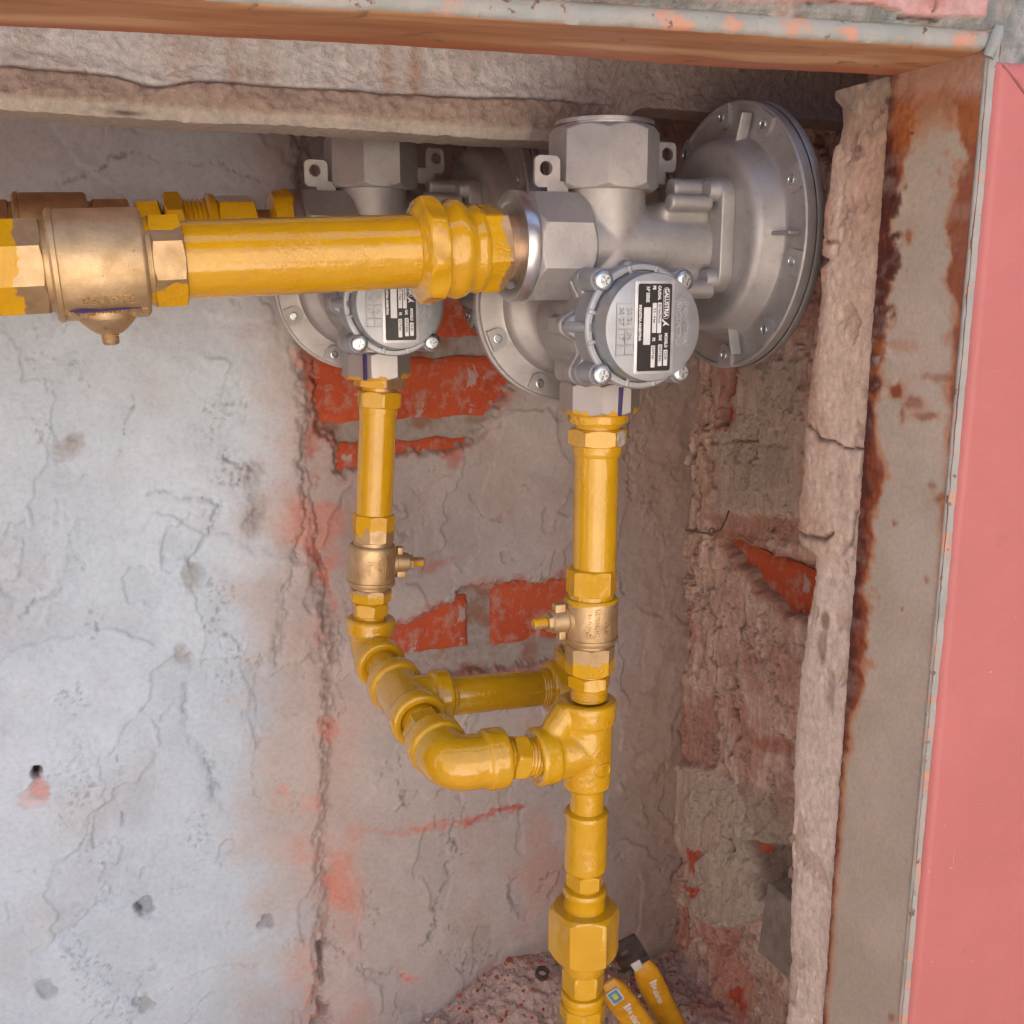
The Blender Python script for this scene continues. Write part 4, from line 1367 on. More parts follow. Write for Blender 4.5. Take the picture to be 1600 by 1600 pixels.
def make_regulator():
    root = empty('gas_regulator')
    # --- cast body
    b = MB()
    rev(S((-100, 27), (46, 27)), 48, mb=b)
    rev(S((-30, 30), (46, 30)), 48, mb=b)
    rev(S((-30, 30), (80, 30)), 48, mb=b, M=frame((0, 0, 0), (1, 0, 0)))
    rev(S((-36, 37), (45, 37)), 48, mb=b, M=FYf(0, 0, -53))
    rev(S((-70, 34), (-30, 30), (0, 30)), 48, mb=b, M=FYf(0, 0, -46))
    rev(S((44, 7.5), (78, 7.5)), 24, mb=b, M=frame((0, -0.018, 0.040), (1, 0, 0)))
    rev(S((36, 6), (70, 6)), 24, mb=b, M=frame((0, -0.030, 0.030), (1, 0, 0)))
    rev(S((40, 7), (72, 7)), 24, mb=b, M=frame((0, -0.032, -0.030), (1, 0, 0)))
    box(b, (-0.030, -0.012, -0.055), (0.024, 0.03, 0.012)); box(b, (0.0, 0.0, -0.088), (0.056, 0.05, 0.02), bev=0.006)
    box(b, (0.055, 0, 0.0), (0.04, 0.05, 0.062), bev=0.004)
    link('body', voxel(b, MCAST, 0.0013, 5, 'regulator_body'), root)
    # --- blanked top outlet
    cap = obj('top_cap', rev(NS(38, 80.5, 36.2, 8, 0, 3.5), 96), MCAST, root, angle=25)
    mbp = rev(S((79.5, 33), (81.7, 33), (81.9, 35.2), (84.5, 35.2), (84.9, 34.6), (84.9, 31), (83.1, 30.2), (83.1, 0.1)), 72, (False, False))
    obj('plug', mbp, MMACH, cap)
    # --- outlet boss with its sealing ring
    mo = rev(S((18, 30), (21, 33)) + NS(21.5, 63, 36.5, 8, 0, 3.5) + S((64, 30)), 96, (False, True))
    port = obj('outlet_port', mo, MCAST, root, frame((0, 0, -0.001), (-1, 0, 0)), angle=25)
    mr = rev(S((63, 35), (64, 37.6), (65, 38), (72, 38), (73.2, 37.2), (73.4, 31), (72.6, 29.5), (72.0, 29), (72.0, 20)), 72, (False, False))
    obj('sealing_ring', mr, MMACH, port, Matrix(), angle=40)
    # --- inlet boss
    mi_ = rev(S((92, 27)) + NS(96, 120, 27.6, 8, 0, 2.5), 96, (False, True))
    obj('inlet_port', mi_, MCASTP, root, frame((0, 0, 0), (0, 0, -1)), angle=25)
    # --- square mounting plate
    pl = prism(MB(), round_rect(0.082, 0.082, 0.016), 0.0735, 0.0848, M=frame((0, 0, 0.008), (1, 0, 0)), bev=0.0012)
    plate = obj('mounting_plate', pl, MCAST, root, angle=30)
    for sy in (-1, 1):
        for sz in (-1, 1):
            m1 = rev(S((66, 6.5), (72.5, 8), (76, 8)), 24, M=frame((0, sy * 0.031, 0.008 + sz * 0.031), (1, 0, 0)))
            obj('plate_boss', m1, MCAST, plate)
    # --- big diaphragm housing on the right
    MXr = frame((0, 0.002, 0.008), (1, 0, 0))
    dm = rev(S((84.6, .1), (84.6, 60), (85.0, 63.5), (86.2, 66.4), (88.2, 68.4), (91, 69.4), (103.4, 72.6), (105.4, 73.6), (106.3, 75.2), (106.5, 77), (106.5, 94.0), (105.2, 94.6), (105.0, 95.4), (105.0, 96.8), (106, 97.8), (112.6, 97.8)), 128, (False, False))
    housing = obj('diaphragm_housing', dm, MCAST, root, MXr, angle=28)
    dk = rev(S((112.6, 97.2), (113.6, 97.2)), 128, (False, False))
    obj('gasket', dk, MCAST, housing, Matrix())
    bk = rev(S((113.6, 98.2), (114.0, 98.4), (119.5, 98.4), (121, 97.2), (121.5, 84), (126, 78), (136, 62), (142, 48), (145, 32), (146, 24), (160, 23), (166, 22), (168, 19), (168, 0.1)), 96, (False, False))
    obj('spring_cover', bk, MCAST, housing, Matrix(), angle=40)
    cp = rev(S((160, 25), (161, 26.5), (176, 26.5), (178, 25), (178.4, 20), (178.4, .1)), 48, (False, False))
    obj('adjuster_cap', cp, m_plain('blue_grey_cap', (0.10, 0.12, 0.15), .4), housing, Matrix())
    small = screw_mesh_small()
    for k in range(10):
        a = 2 * pi * (k + 0.35) / 10
        c_, s_ = cos(a), sin(a)
        # tongue shaped boss running in from the rim
        out = []
        for i in range(13):
            t = -pi / 2 + pi * i / 12
            out.append((0.0880 + 0.0085 * cos(t) * -1, 0.0085 * sin(t)))
        out += [(0.0962, 0.0085), (0.0962, -0.0085)]
        pts = [(x * c_ - y * s_, x * s_ + y * c_) for x, y in out]
        bo = obj('rim_boss', prism(MB(), pts[::-1], 0.1065, 0.1030, bev=0.0), MCAST, housing, Matrix(), angle=30)
        o = link('rim_screw', small, housing, Matrix.Translation((0.0882 * c_, 0.0882 * s_, 0.1030)) @ Matrix.Rotation(pi, 4, 'X'))
    for k in range(5):
        a = 2 * pi * k / 5 + 0.0
        m1 = box(MB(), (0.0775, 0, 0.1005), (0.026, 0.0026, 0.009), bev=0.0009)
        m1.xf(Matrix.Rotation(a, 4, 'Z'))
        obj('rib', m1, MCAST, housing, Matrix())
    # --- round relief housing at the back
    MYb = frame((0, 0, -0.042), (0, 1, 0), (1, 0, 0))
    rb = rev(S((28, 34), (40, 36), (46, 42), (49, 50), (52, 53), (56.5, 55), (57.5, 58), (57.8, 70), (58.2, 72.5), (59.4, 73), (60.6, 73), (60.6, 72), (61.8, 72), (61.8, 75), (67.5, 75), (69, 74), (69.4, 62), (76, 56), (84, 42), (88, 20), (88.2, .1)), 112, (True, False))
    back = obj('back_housing', rb, MCAST, root, MYb, angle=40)
    for k in range(8):
        a = 2 * pi * (k + 0.5) / 8
        c_, s_ = cos(a), sin(a)
        out = [(0.0648 - 0.0078 * cos(-pi / 2 + pi * i / 12), 0.0078 * sin(-pi / 2 + pi * i / 12)) for i in range(13)] + [(0.0712, 0.0078), (0.0712, -0.0078)]
        pts = [(x * c_ - y * s_, x * s_ + y * c_) for x, y in out]
        obj('rim_boss', prism(MB(), pts[::-1], 0.0580, 0.0548), MCAST, back, Matrix(), angle=30)
        link('rim_screw', small, back, Matrix.Translation((0.0650 * c_, 0.0650 * s_, 0.0548)) @ Matrix.Rotation(pi, 4, 'X'))
    # --- front cover
    MC = FYf(1.5, 0, -55)
    lugs = [(-31, 31, 10.0), (31, 31, 10.0), (31, -31.5, 10.0), (-31, -31.5, 10.0), (-40, 0, 8.5), (40, 0, 8.5), (0, 40, 6)]
    fl = MB()
    prism(fl, lug_outline(38.5, lugs), 0.019, 0.0285, bev=0.0016)
    cover = obj('front_cover', fl, MCAST, root, MC, angle=40)
    fl2 = MB()
    prism(fl2, lug_outline(38.3, [(x, y, r - .5) for x, y, r in lugs]), 0.0292, 0.0390, bev=0.0020)
    rev(S((38, 41.6), (52, 41.2), (57.5, 42.6), (58.6, 41.6), (58.8, 40.6)), 96, (False, False), mb=fl2)
    rev(S((58.8, 40.6), (58.8, 38.2), (55.6, 37.4), (55.6, 36.9), (73.2, 36.2), (74.6, 35.6), (75, 34.6), (75.05, .1)), 96, (False, False), mb=fl2)
    for k in range(12):
        a = 2 * pi * k / 12 + .26
        m0 = len(fl2.v)
        box(fl2, (0.0390, 0, 0.0580), (0.006, 0.0032, 0.0030), bev=0.0007)
        fl2.xf(Matrix.Rotation(a, 4, 'Z'), m0)
    for x, y in ((-31, 31), (31, 31), (31, -31.5), (-31, -31.5)):
        rev(S((35, 8.6), (57.5, 8.0), (58.2, 7.4), (58.2, .1)), 28, (False, False), mb=fl2, M=Matrix.Translation((x * mm, y * mm, 0)))
    sweep([(-0.046, 0, 0.040), (-0.043, 0, 0.050), (-0.0365, 0, 0.0575)], 0.0038, 14, fl2)
    face = obj('cover_cap', fl2, MCOVER, cover, Matrix(), angle=35)
    sm = screw_mesh()
    for i, (x, y) in enumerate(((-31, 31), (31, 31), (31, -31.5), (-31, -31.5))):
        link('screw', sm, cover, Matrix.Translation((x * mm, y * mm, 0.0590)) @ Matrix.Rotation(.5 + 1.3 * i, 4, 'Z'))
    # raised casting marks
    RT = Matrix.Translation((0, 0, 0.07505)) @ Matrix.Rotation(-pi / 2, 4, 'Z')
    em = MB()
    def put(s, u, v, size, mbx, h=0.0, z=0.0, sx=1.0, bold=0.0, align='LEFT', mi=0, space=1.0):
        text_mb(s, size * mm, mbx, RT @ Matrix.Translation((u * mm, v * mm, z * mm)), mi, h, sx, bold, align, space)
    def emb(name):
        nonlocal em
        obj(name, em, MCOVER, cover, Matrix()); em = MB()
    put('INDUSTRIA', -17, 23.6, 5.2, em, 0.0010, sx=0.98, bold=0.00016, space=1.1)
    emb('raised_lettering')
    put('ARGENTINA', -17.5, 18.0, 5.2, em, 0.0010, sx=0.98, bold=0.00016, space=1.1)
    emb('raised_lettering')
    put('20', -13.5, -18.5, 5.0, em, 0.0008); put('21', -6.5, -18.5, 5.0, em, 0.0008); put('20', -13.5, -24.5, 5.0, em, 0.0008); put('27', -6.5, -24.5, 5.0, em, 0.0008)
    put('IN', 3, -18.5, 5.0, em, 0.0008); put('17', 3, -24.5, 5.0, em, 0.0008)
    for (u0, v0, u1, v1) in ((-16, -28, 18, -28), (-16, -28, -16, -15.6), (1, -28, 1, -15.6), (11.5, -28, 11.5, -15.6), (18, -28, 18, -15.6), (1, -21.6, 18, -21.6)):
        m0 = len(em.v)
        box(em, ((u0 + u1) / 2 * mm, (v0 + v1) / 2 * mm, 0.0003), (abs(u1 - u0) * mm + .0007, abs(v1 - v0) * mm + .0007, .0010))
        em.xf(RT, m0)
    emb('raised_table')
    # name plate with its print
    npl = MB()
    prism(npl, round_rect(0.0615, 0.0300, 0.0015, 4), 0.0, 0.0008, M=RT, bev=0.0002)
    nplate = obj('name_plate', npl, MPLATE, cover, Matrix.Translation((0, 0, 0)))
    blk = MB()
    prism(blk, round_rect(0.0575, 0.0255, 0.0016, 5), 0.00082, 0.00086, M=RT)
    obj('printed_field', blk, MBLACK, cover, Matrix())
    pr = MB()
    def ptxt(s, u, v, size, sx=1.0, bold=0.00015, mi=0, z=0.90):
        put(s, u, v, size, pr, 0.0, z, sx, bold, 'LEFT', mi)
    def pbox(u0, u1, v, h):
        m0 = len(pr.v)
        prism(pr, round_rect((u1 - u0) * mm, h * mm, 0.0003, 2, (u0 + u1) / 2 * mm, v * mm), 0.00088, 0.00089)
        pr.xf(RT, m0)
    ptxt('GALUSTRIA', -25.6, 8.6, 4.4, .82, .00016)
    og = round_rect(0.0205, 0.0048, 0.0022, 8, -0.0160, 0.0086); ig = round_rect(0.0200, 0.0043, 0.00195, 8, -0.0160, 0.0086)
    m0 = len(pr.v); ring_plate(og, ig, 0.00088, 0.00090, pr); pr.xf(RT, m0)
    m0 = len(pr.v)      # the winged mark that closes the name
    pr.add([(-.0062, .0062, .0009), (-.0048, .0068, .0009), (-.0030, .0096, .0009), (-.0012, .0118, .0009), (-.0020, .0088, .0009), (-.0008, .0060, .0009), (-.0030, .0074, .0009), (-.0046, .0056, .0009)], [(0, 1, 7), (1, 2, 6, 7), (2, 3, 4), (2, 4, 5, 6)]); pr.xf(RT, m0)
    ptxt('MODELO', 3.6, 9.0, 3.0, .78); pbox(14.8, 25.4, 9.0, 3.1)
    ptxt('CAUDAL', -27.4, 3.2, 3.0, .78); pbox(-16.4, 3.6, 3.6, 3.1); ptxt('GAS', 4.6, 4.6, 3.0, .70); pbox(11.2, 25.6, 4.8, 3.1)
    ptxt('PE', -27.4, -0.8, 3.0, .85); pbox(-16.2, 3.4, -0.2, 3.1); ptxt('PS', 6.6, -0.4, 3.0, .8); pbox(11.8, 26.4, -0.6, 3.1)
    ptxt('Nº SERIE', -26.8, -5.6, 3.4, .80); pbox(-13.4, 11.2, -5.6, 5.2)
    ptxt('INDUSTRIA ARGENTINA', -15, -11.0, 2.5, .86)
    obj('white_print', pr, MWHITE, cover, Matrix())
    pr = MB()
    ptxt('CS-50', 15.6, 9.0, 2.7, .85, .00006, 0, .95); ptxt('50 Nm3/hora', -15.6, 3.6, 2.7, .86, .00006, 0, .95); ptxt('NATURAL', 11.9, 4.8, 2.7, .88, .00006, 0, .95)
    ptxt('0.5 - 4 bar', -12.6, -0.2, 2.7, .86, .00006, 0, .95); ptxt('0.019 bar', 12.4, -0.6, 2.7, .84, .00006, 0, .95)
    obj('dark_print', pr, MBLACK, cover, Matrix())
    # --- sealing tabs with a hole, left and right of the neck
    for tx, tz, w, s in ((-49, 49, 19, 1), (64, 67, 17, -1)):
        tb = MB()
        outer = round_rect(w * mm, 21 * mm, 0.0042, 8)
        nH = len(outer)
        hole = []
        for k_ in range(nH):
            a = 2 * pi * k_ / nH
            hole.append((-s * 0.001 + 0.0048 * cos(a), 0.002 + 0.0048 * sin(a)))
        ring_plate(outer, hole, 0, 0.003, tb)
        box(tb, (s * 0.008, -0.013, 0.0015), (0.016, 0.014, 0.003), bev=.0006)
        obj('sealing_tab', tb, MCAST, root, FYf(tx, -9 if tx < 0 else 26, tz), angle=30)
    # --- felt-pen mark on the inlet boss
    return root

def screw_mesh_small():
    return rev(S((-1, 3.4), (0.4, 3.6), (0.8, 3.4), (1.0, 2.6), (0.5, 2.3), (0.5, .1)), 20, (False, False)).mesh('rim_screw', MZINC, 40)

MPLATE = m_plain('name_plate_aluminium', (0.66, 0.66, 0.66), .35, .6)
def m_castp():
    t = NT('cast_aluminium_paint_smear')
    g = t.coord('Object')
    n = t.noise(g, 28, 5, .6)
    c = t.mix(t.ramp(n, [(.3, 0), (.72, 1)]), (0.47, 0.45, 0.44), (.36, .34, .33))
    z = t.sep(g)[2]
    v = t.math('ADD', z, t.math('MULTIPLY', t.math('SUBTRACT', t.noise(g, 70, 3), .5), .030))
    k = t.ramp(t.mapr(v, .1175, .1195, 0, 1), [(.4, 0), (.6, 1)])
    c = t.mix(k, c, YEL2)
    return t.set(col=c, rough=.38, metal=t.math('SUBTRACT', .75, t.math('MULTIPLY', k, .75)), nrm=t.bump(t.noise(g, 1100, 3), .0002, .8))
MCASTP = m_castp()

def copy_tree(o, parent=None):
    c = o.copy()
    COL.objects.link(c)
    c.parent = parent
    for ch in list(o.children):
        copy_tree(ch, c)
    return c

OF = Vector((0.350, 0.692, 0.029))
ORr = Vector((0.2325, 0.893, 0.0425))
reg1 = make_regulator()
reg2 = copy_tree(reg1)
def ink(root, x, n=0):
    m = box(MB(), (0, 0, 0), (.0034, .0006, .021), bev=.0002)
    jitter(m, .0008, 200, n)
    obj('pen_mark', m, MINK, root, Matrix.Translation((x * mm, -.02775, -.1095)) @ Matrix.Rotation(.03, 4, 'Y'))
ink(reg1, 2.5, 1); 
m = box(MB(), (0, 0, 0), (.0034, .0006, .022), bev=.0002)
obj('pen_mark', m, MINK, reg2, Matrix.Translation((-.0165, -.02475, -.1085)) @ Matrix.Rotation(-.72, 4, 'Z'))
reg1.location = OF
reg2.location = ORr
tag(reg1, 'grey cast gas regulator in front, its whole name plate in view', 'regulator', 'pair of gas regulators')
tag(reg2, 'grey cast gas regulator further back, half hidden behind the yellow outlet pipe', 'regulator', 'pair of gas regulators')

# ================================================================== PIPEWORK
def thing1(name, sec, o, z, label, cat, mat=None, N=72, angle=32, group=None, jit=None, caps=(True, True), x=(0, -1, 0)):
    m = rev(sec, N, caps)
    if jit:
        jitter(m, *jit)
    ob = obj(name, m, mat or MY, M=frame(o, z, x), angle=angle)
    tag(ob, label, cat, group)
    return ob

def bend_text(s, size, R, mbx, ang0, z0, along=True, h=0.0006, sx=1.0, bold=0.0001, flip=False, align='CENTER'):
    """lettering wrapped on a cylinder of radius R about +Z"""
    t = text_mb(s, size, extrude=h / 2, sx=sx, bold=bold, align=align)
    vs = []
    for (x, y, z) in t.v:
        if flip:
            x, y = -x, -y
        if along:           # reading direction runs along the axis
            a = ang0 - y / R; zz = z0 + x
        else:
            a = ang0 + x / R; zz = z0 + y
        r = R + z
        vs.append((r * cos(a), r * sin(a), zz))
    mbx.add(vs, t.f)
    return mbx

FX_, FY_ = 0.3462, 0.692
UP = (0, 0, 1)
def fz(z):                                # axis point of the front riser at height z
    return (FX_ + 0.0035 * (z + .09) * 1.2, FY_, z)
DOWN = Vector((-0.0042, 0, -1)).normalized()

# ---- front riser, from the regulator down
G = 'yellow painted fittings of the front riser'
thing1('bushing', S((0, 22), (1.5, 22.6), (6.5, 22.6), (8, 21.6), (9, 18), (11, 17.5)), (0.3490, FY_, -0.0905), DOWN, 'yellow ring bushing right under the front regulator', 'fitting', jit=(.0008, 120, 1))
nip0 = thing1('hex_nipple', S((0, 17.2), (4, 17.2)) + nutsec(.004, .017, .0192, 6, .35, .0016) + S((17.2, 18.6), (21, 18.8), (24, 18), (25, 17.5)), (0.3488, FY_, -0.0985), DOWN, 'yellow hex nipple with bare metal corner at the top of the front riser', 'fitting')
m = MB(); rev(S((-2, 6.4), (0, 6.6), (1.2, 6.0), (1.6, 4.6), (1.7, .1)), 16, mb=m); jitter(m, .0012, 260)
obj('bare_corner', m, m_plain('scraped_metal', (.62, .56, .48), .55, .1, .0012, 420, .5), nip0, frame((.0165 * cos(-.62), .0165 * sin(-.62), .0105), (cos(-.62), sin(-.62), 0), (0, 0, 1)) @ Matrix.Translation((0, 0, .0025)))
thing1('pipe', S((0, 16.8), (96, 16.8)), (0.3484, FY_, -0.1195), DOWN, 'yellow riser pipe below the front regulator', 'pipe', jit=(.0003, 60, 2))

def ball_valve(M, label, ends, body_mat, endmat_top, endmat_bot, R, L0, L1, stem_dir=1, stem_kind='lugs', letter=None, scale=1.0):
    """valve along +Z of M: end, body, end; the stem leaves sideways along local +Y * stem_dir"""
    root = tag(empty('ball_valve', M), label, 'valve')
    a0, a1, b0, b1 = L0[0], L0[1], L1[0], L1[1]
    rb = R
    body = rev([(a1, rb * .86), (a1, rb * .93), (a1 + .0015, rb * .985), (a1 + .003, rb * 1.0), (b0 - .006, rb), (b0 - .0045, rb * .985), (b0 - .004, rb * 1.02), (b0 - .0015, rb * 1.02), (b0, rb * .97), (b0, rb * .85)], 96)
    jitter(body, .00015, 150)
    bo = obj('body', body, body_mat, root, Matrix(), angle=38)
    e1 = rev([(a0, ends * .84), (a0, ends * .93)] + nutsec(a0 + .0005, a1 - .003, ends, 8, 0, .0012) + [(a1 - .003, ends * .97), (a1, ends * .99)], 96)
    obj('end_piece', e1, endmat_top, root, Matrix(), angle=28)
    e2 = rev([(b0, ends * .99), (b0 + .003, ends * .97)] + nutsec(b0 + .003, b1 - .0005, ends, 8, 0, .0012) + [(b1, ends * .93), (b1, ends * .84)], 96)
    obj('end_piece', e2, endmat_bot, root, Matrix(), angle=28)
    c = (a1 + b0) / 2 - .001
    MS = frame((0, 0, c), (0, stem_dir, 0), (1, 0, 0))
    s = scale
    if stem_kind == 'lugs':
        st = rev([(rb * .8, .0105 * s), (rb * 1.02, .0105 * s), (rb * 1.05, .0092 * s), (rb + .012 * s, .0088 * s), (rb + .013 * s, .0078 * s), (rb + .013 * s, .0048 * s)], 40)
        box(st, (0, .0105 * s, rb + .006 * s), (.008 * s, .0075 * s, .009 * s), bev=.0012)
        box(st, (.0, -.0105 * s, rb + .004 * s), (.007 * s, .009 * s, .006 * s), bev=.0012)
        bon = obj('bonnet', st, MB_, root, MS, angle=35)
        sp = rev(nutsec(rb + .0125 * s, rb + .0165 * s, .0066 * s, 6, .2, .0006), 48)
        obj('stem_nut', sp, MB_, bon, Matrix(), angle=25)
        tp = rev([(rb + .016 * s, .0040 * s)] + thread(rb + .017 * s, rb + .027 * s, .0046 * s, .0007, 6) + [(rb + .0275 * s, .0035 * s)], 28)
        obj('stem', tp, m_tip, bon, Matrix(), angle=40)
    else:
        st = rev([(rb * .70, .0182), (rb * .97, .0172), (rb * 1.02, .0160), (rb + .003, .0140), (rb + .006, .0108), (rb + .008, .0080), (rb + .009, .0062)], 56)
        bon = obj('bonnet', st, MB_, root, MS, angle=40)
        tp = rev([(rb + .008, .0050)] + thread(rb + .009, rb + .0145, .0052, .0004, 4) + [(rb + .0155, .0040), (rb + .0158, .0025)], 28)
        obj('stem', tp, MB_, bon, Matrix(), angle=40)
    if letter:
        for (txt, size, ang, z, along, sx, flip) in letter:
            lm = MB()
            if txt == '///':
                for q in range(3):
                    m0 = len(lm.v)
                    box(lm, (0, 0, 0), (.0022, .0012, .0065 - .0014 * q), bev=.0002)
                    lm.xf(Matrix.Rotation(ang - q * .0022 / rb, 4, 'Z') @ Matrix.Translation((rb + .0002, 0, z + .0012 * q)) @ Matrix.Rotation(.45, 4, 'X'), m0)
            else:
                bend_text(txt, size, rb, lm, ang, z, along, .0022, sx, .0002, flip)
            obj('raised_lettering', lm, body_mat, bo, Matrix(), angle=40)
    return root

m_tip = m_brass_paint('stem_brass_paint', 1, 1.0, -.0005, .01)
VB = m_brass()
V1top = m_yellow()
V1body = m_brass_paint('valve_body_paint_rim', 2, -1.0, -.0268, .010, BRASS, 60)
V1bot = m_brass_paint('valve_end_paint_low', 2, 1.0, .0745, .028)
# front riser valve (local z runs down)
MV = frame(fz(-0.2100), DOWN)
ball_valve(MV, 'brass ball valve with yellow collar on the front riser, bare stem to the left', .0180, V1body, V1top, V1bot, .0212, (0, .0235), (.0590, .0850), stem_dir=1 if (MV.to_3x3() @ Vector((0, 1, 0))).x < 0 else -1,
           letter=[('///', 0, .62, .047, True, 1, False), ('alarsa', .0058, .50, .0385, True, 1.0, True), ('IND.ARGENTINA', .0047, .20, .0390, True, .62, True), ('GAS', .0062, -.18, .0440, True, 1.0, True)])
thing1('hex_nipple', S((0, 14.5), (2, 14.6)) + nutsec(.002, .0125, .0152, 6, .15, .0014) + S((12.6, 14.2)) + thread(.0128, .023, .0148, .0007, 5), fz(-0.2945), DOWN, 'yellow hex nipple between the front riser valve and the tee', 'fitting', N=96)

def cast_thing(name, mbv, size, it, label, mat=None, extra=None, M=None):
    me = voxel(mbv, mat or MY, size, it, name)
    o = link(name, me, None, M)
    tag(o, label, 'fitting')
    return o

def collar(mb, p0, d, r, w, lip=.0016):
    """socket end with a rounded lip"""
    rev([(0, r - lip), (.001, r - .0004), (.0025, r), (w - .001, r), (w, r - lip)], 56, mb=mb, M=frame(p0, d))

# front tee: run vertical, branch to the left
TC = Vector((0.3440, FY_, -0.3595))
tb = MB()
rev(S((-42, 20.5), (31, 20.5)), 56, mb=tb)                      # run
rev(S((0, 20.5), (45, 20.5)), 56, mb=tb, M=frame((0, 0, 0), (-1, 0, 0)))
rev(S((24, 20.5), (25, 22.8), (39, 23.2), (41.5, 22.4), (42, 20)), 56, mb=tb)
rev(S((30, 20.5), (31, 22.8), (44, 23.2), (46, 22.6), (46.5, 20)), 56, mb=tb, M=frame((0, 0, 0), (-1, 0, 0)))
rev(S((-30, 19), (-33, 17)), 56, mb=tb)
for i in range(len(tb.v)):
    pass
tb2 = MB()
rev(S((-33, 17.5), (-30, 20), (0, 20.5), (24, 20.5)), 56, mb=tb2)
rev(S((0, 20.5), (45, 20.5)), 56, mb=tb2, M=frame((0, 0, 0), (-1, 0, 0)))
rev(S((23, 20.5), (24.5, 22.8), (39, 23.4), (41.5, 22.6), (42, 20), (41.6, 16), (40, 15.6), (40, .1)), 56, mb=tb2)
rev(S((29, 20.5), (30.5, 22.8), (44, 23.4), (46, 22.6), (46.5, 20), (42, 16), (42, .1)), 56, mb=tb2, M=frame((0, 0, 0), (-1, 0, 0)))
sweep([(-.030, 0, .012), (-.026, 0, .022), (-.016, 0, .034)], .012, 20, tb2)
tee1 = cast_thing('tee_fitting', tb2, .0011, 4, 'yellow tee on the front riser with a raised maker mark', M=Matrix.Translation(TC))
lm = MB()
rg = MB()
pth = [(.0075 * cos(2 * pi * k / 32), .0058 * sin(2 * pi * k / 32), 0) for k in range(33)]
ringm = sweep(pth, .0008, 8)
def wrapY(mbx, R, ang, z0):
    for i, (x, y, z) in enumerate(mbx.v):
        a = ang + x / R; r = R + z
        mbx.v[i] = (r * sin(a), -r * cos(a), z0 + y)
    return mbx
wrapY(ringm, .0204, .28, -.012)
lm.add(ringm.v, ringm.f)
t = text_mb('S', .006, extrude=.0006, align='CENTER', bold=.0002); wrapY(t, .0204, .28, -.012); lm.add(t.v, t.f)
t = text_mb('DE III', .0055, extrude=.0006, align='CENTER', bold=.0002); wrapY(t, .0204, .08, .002); lm.add(t.v, t.f)
t = text_mb('1/2"', .007, extrude=.0006, align='CENTER', bold=.0002); wrapY(t, .0230, .34, .026); lm.add(t.v, t.f)
t = text_mb('MS', .006, extrude=.0006, align='CENTER', bold=.0002); wrapY(t, .0230, -.18, .033); lm.add(t.v, t.f)
obj('raised_mark', lm, MY, tee1, Matrix(), angle=40)

thing1('pipe', S((0, 13.8), (36, 13.8)), fz(-0.386), DOWN, 'short yellow pipe between the tee and the coupling below it', 'pipe', jit=(.0003, 60, 3))
thing1('coupling', S((0, 13.5), (.6, 15.5), (2, 17.6), (4, 18.2), (7, 17.6), (46, 17.6), (48.5, 18.0), (52, 17.4), (53.5, 15.5), (54, 14)), fz(-0.4125), DOWN, 'yellow pipe coupling above the large union nut', 'fitting', jit=(.0004, 80, 4))
thing1('hex_nipple', S((0, 14)) + nutsec(.001, .014, .0140, 6, .2, .0012) + S((14.5, 13.5), (17, 13.5)), fz(-0.4665), DOWN, 'yellow hex nipple between coupling and union', 'fitting', N=96)
ur = tag(empty('union_fitting', frame(fz(-0.4820), DOWN)), 'yellow union with a large hexagonal nut near the foot of the riser', 'fitting')
obj('upper_socket', jitter(rev(S((0, 15), (1, 17.4), (2.5, 18.2), (5.5, 18.2), (7, 17.4), (20, 17.6), (24, 19)), 72), .0004, 90, 5), MY, ur, Matrix())
obj('nut', jitter(rev(S((18, 18)) + nutsec(.0185, .062, .0258, 6, .34, .0035), 96), .0006, 110, 6), MY, ur, Matrix(), angle=28)
obj('lower_socket', jitter(rev(S((61, 19), (63, 19.2), (72, 18.8), (76, 17)), 72), .0004, 90, 7), MY, ur, Matrix())
thing1('hex_nipple', S((0, 15)) + nutsec(.001, .021, .0158, 6, .3, .0015) + S((21.5, 15), (24, 15)), fz(-0.5565), DOWN, 'yellow hex nipple under the large union nut', 'fitting', N=96, jit=(.0003, 90, 8))
bvr = tag(empty('ball_valve', frame(fz(-0.579), DOWN)), 'yellow painted valve at the foot of the front riser, cut by the picture edge', 'valve')
obj('end_piece', jitter(rev(S((0, 15.5), (.8, 17.8), (3, 18.6), (6, 18.6), (8, 17.4), (12, 17.4)) + nutsec(.012, .036, .0182, 8, 0, .0015), 96), .0004, 90, 9), m_brass_paint('bottom_valve_paint', 2, -1.0, -.0235, .020), bvr, Matrix())
obj('body', rev(S((36, 19), (38, 21.5), (72, 21.5), (74, 19)), 72), MB_, bvr, Matrix())
obj('end_piece', rev(nutsec(.074, .100, .0182, 8, 0, .0015), 96), MY, bvr, Matrix())
thing1('pipe', S((0, 13.8), (190, 13.8)), fz(-0.676), DOWN, 'yellow pipe that rises out of the niche floor', 'pipe')

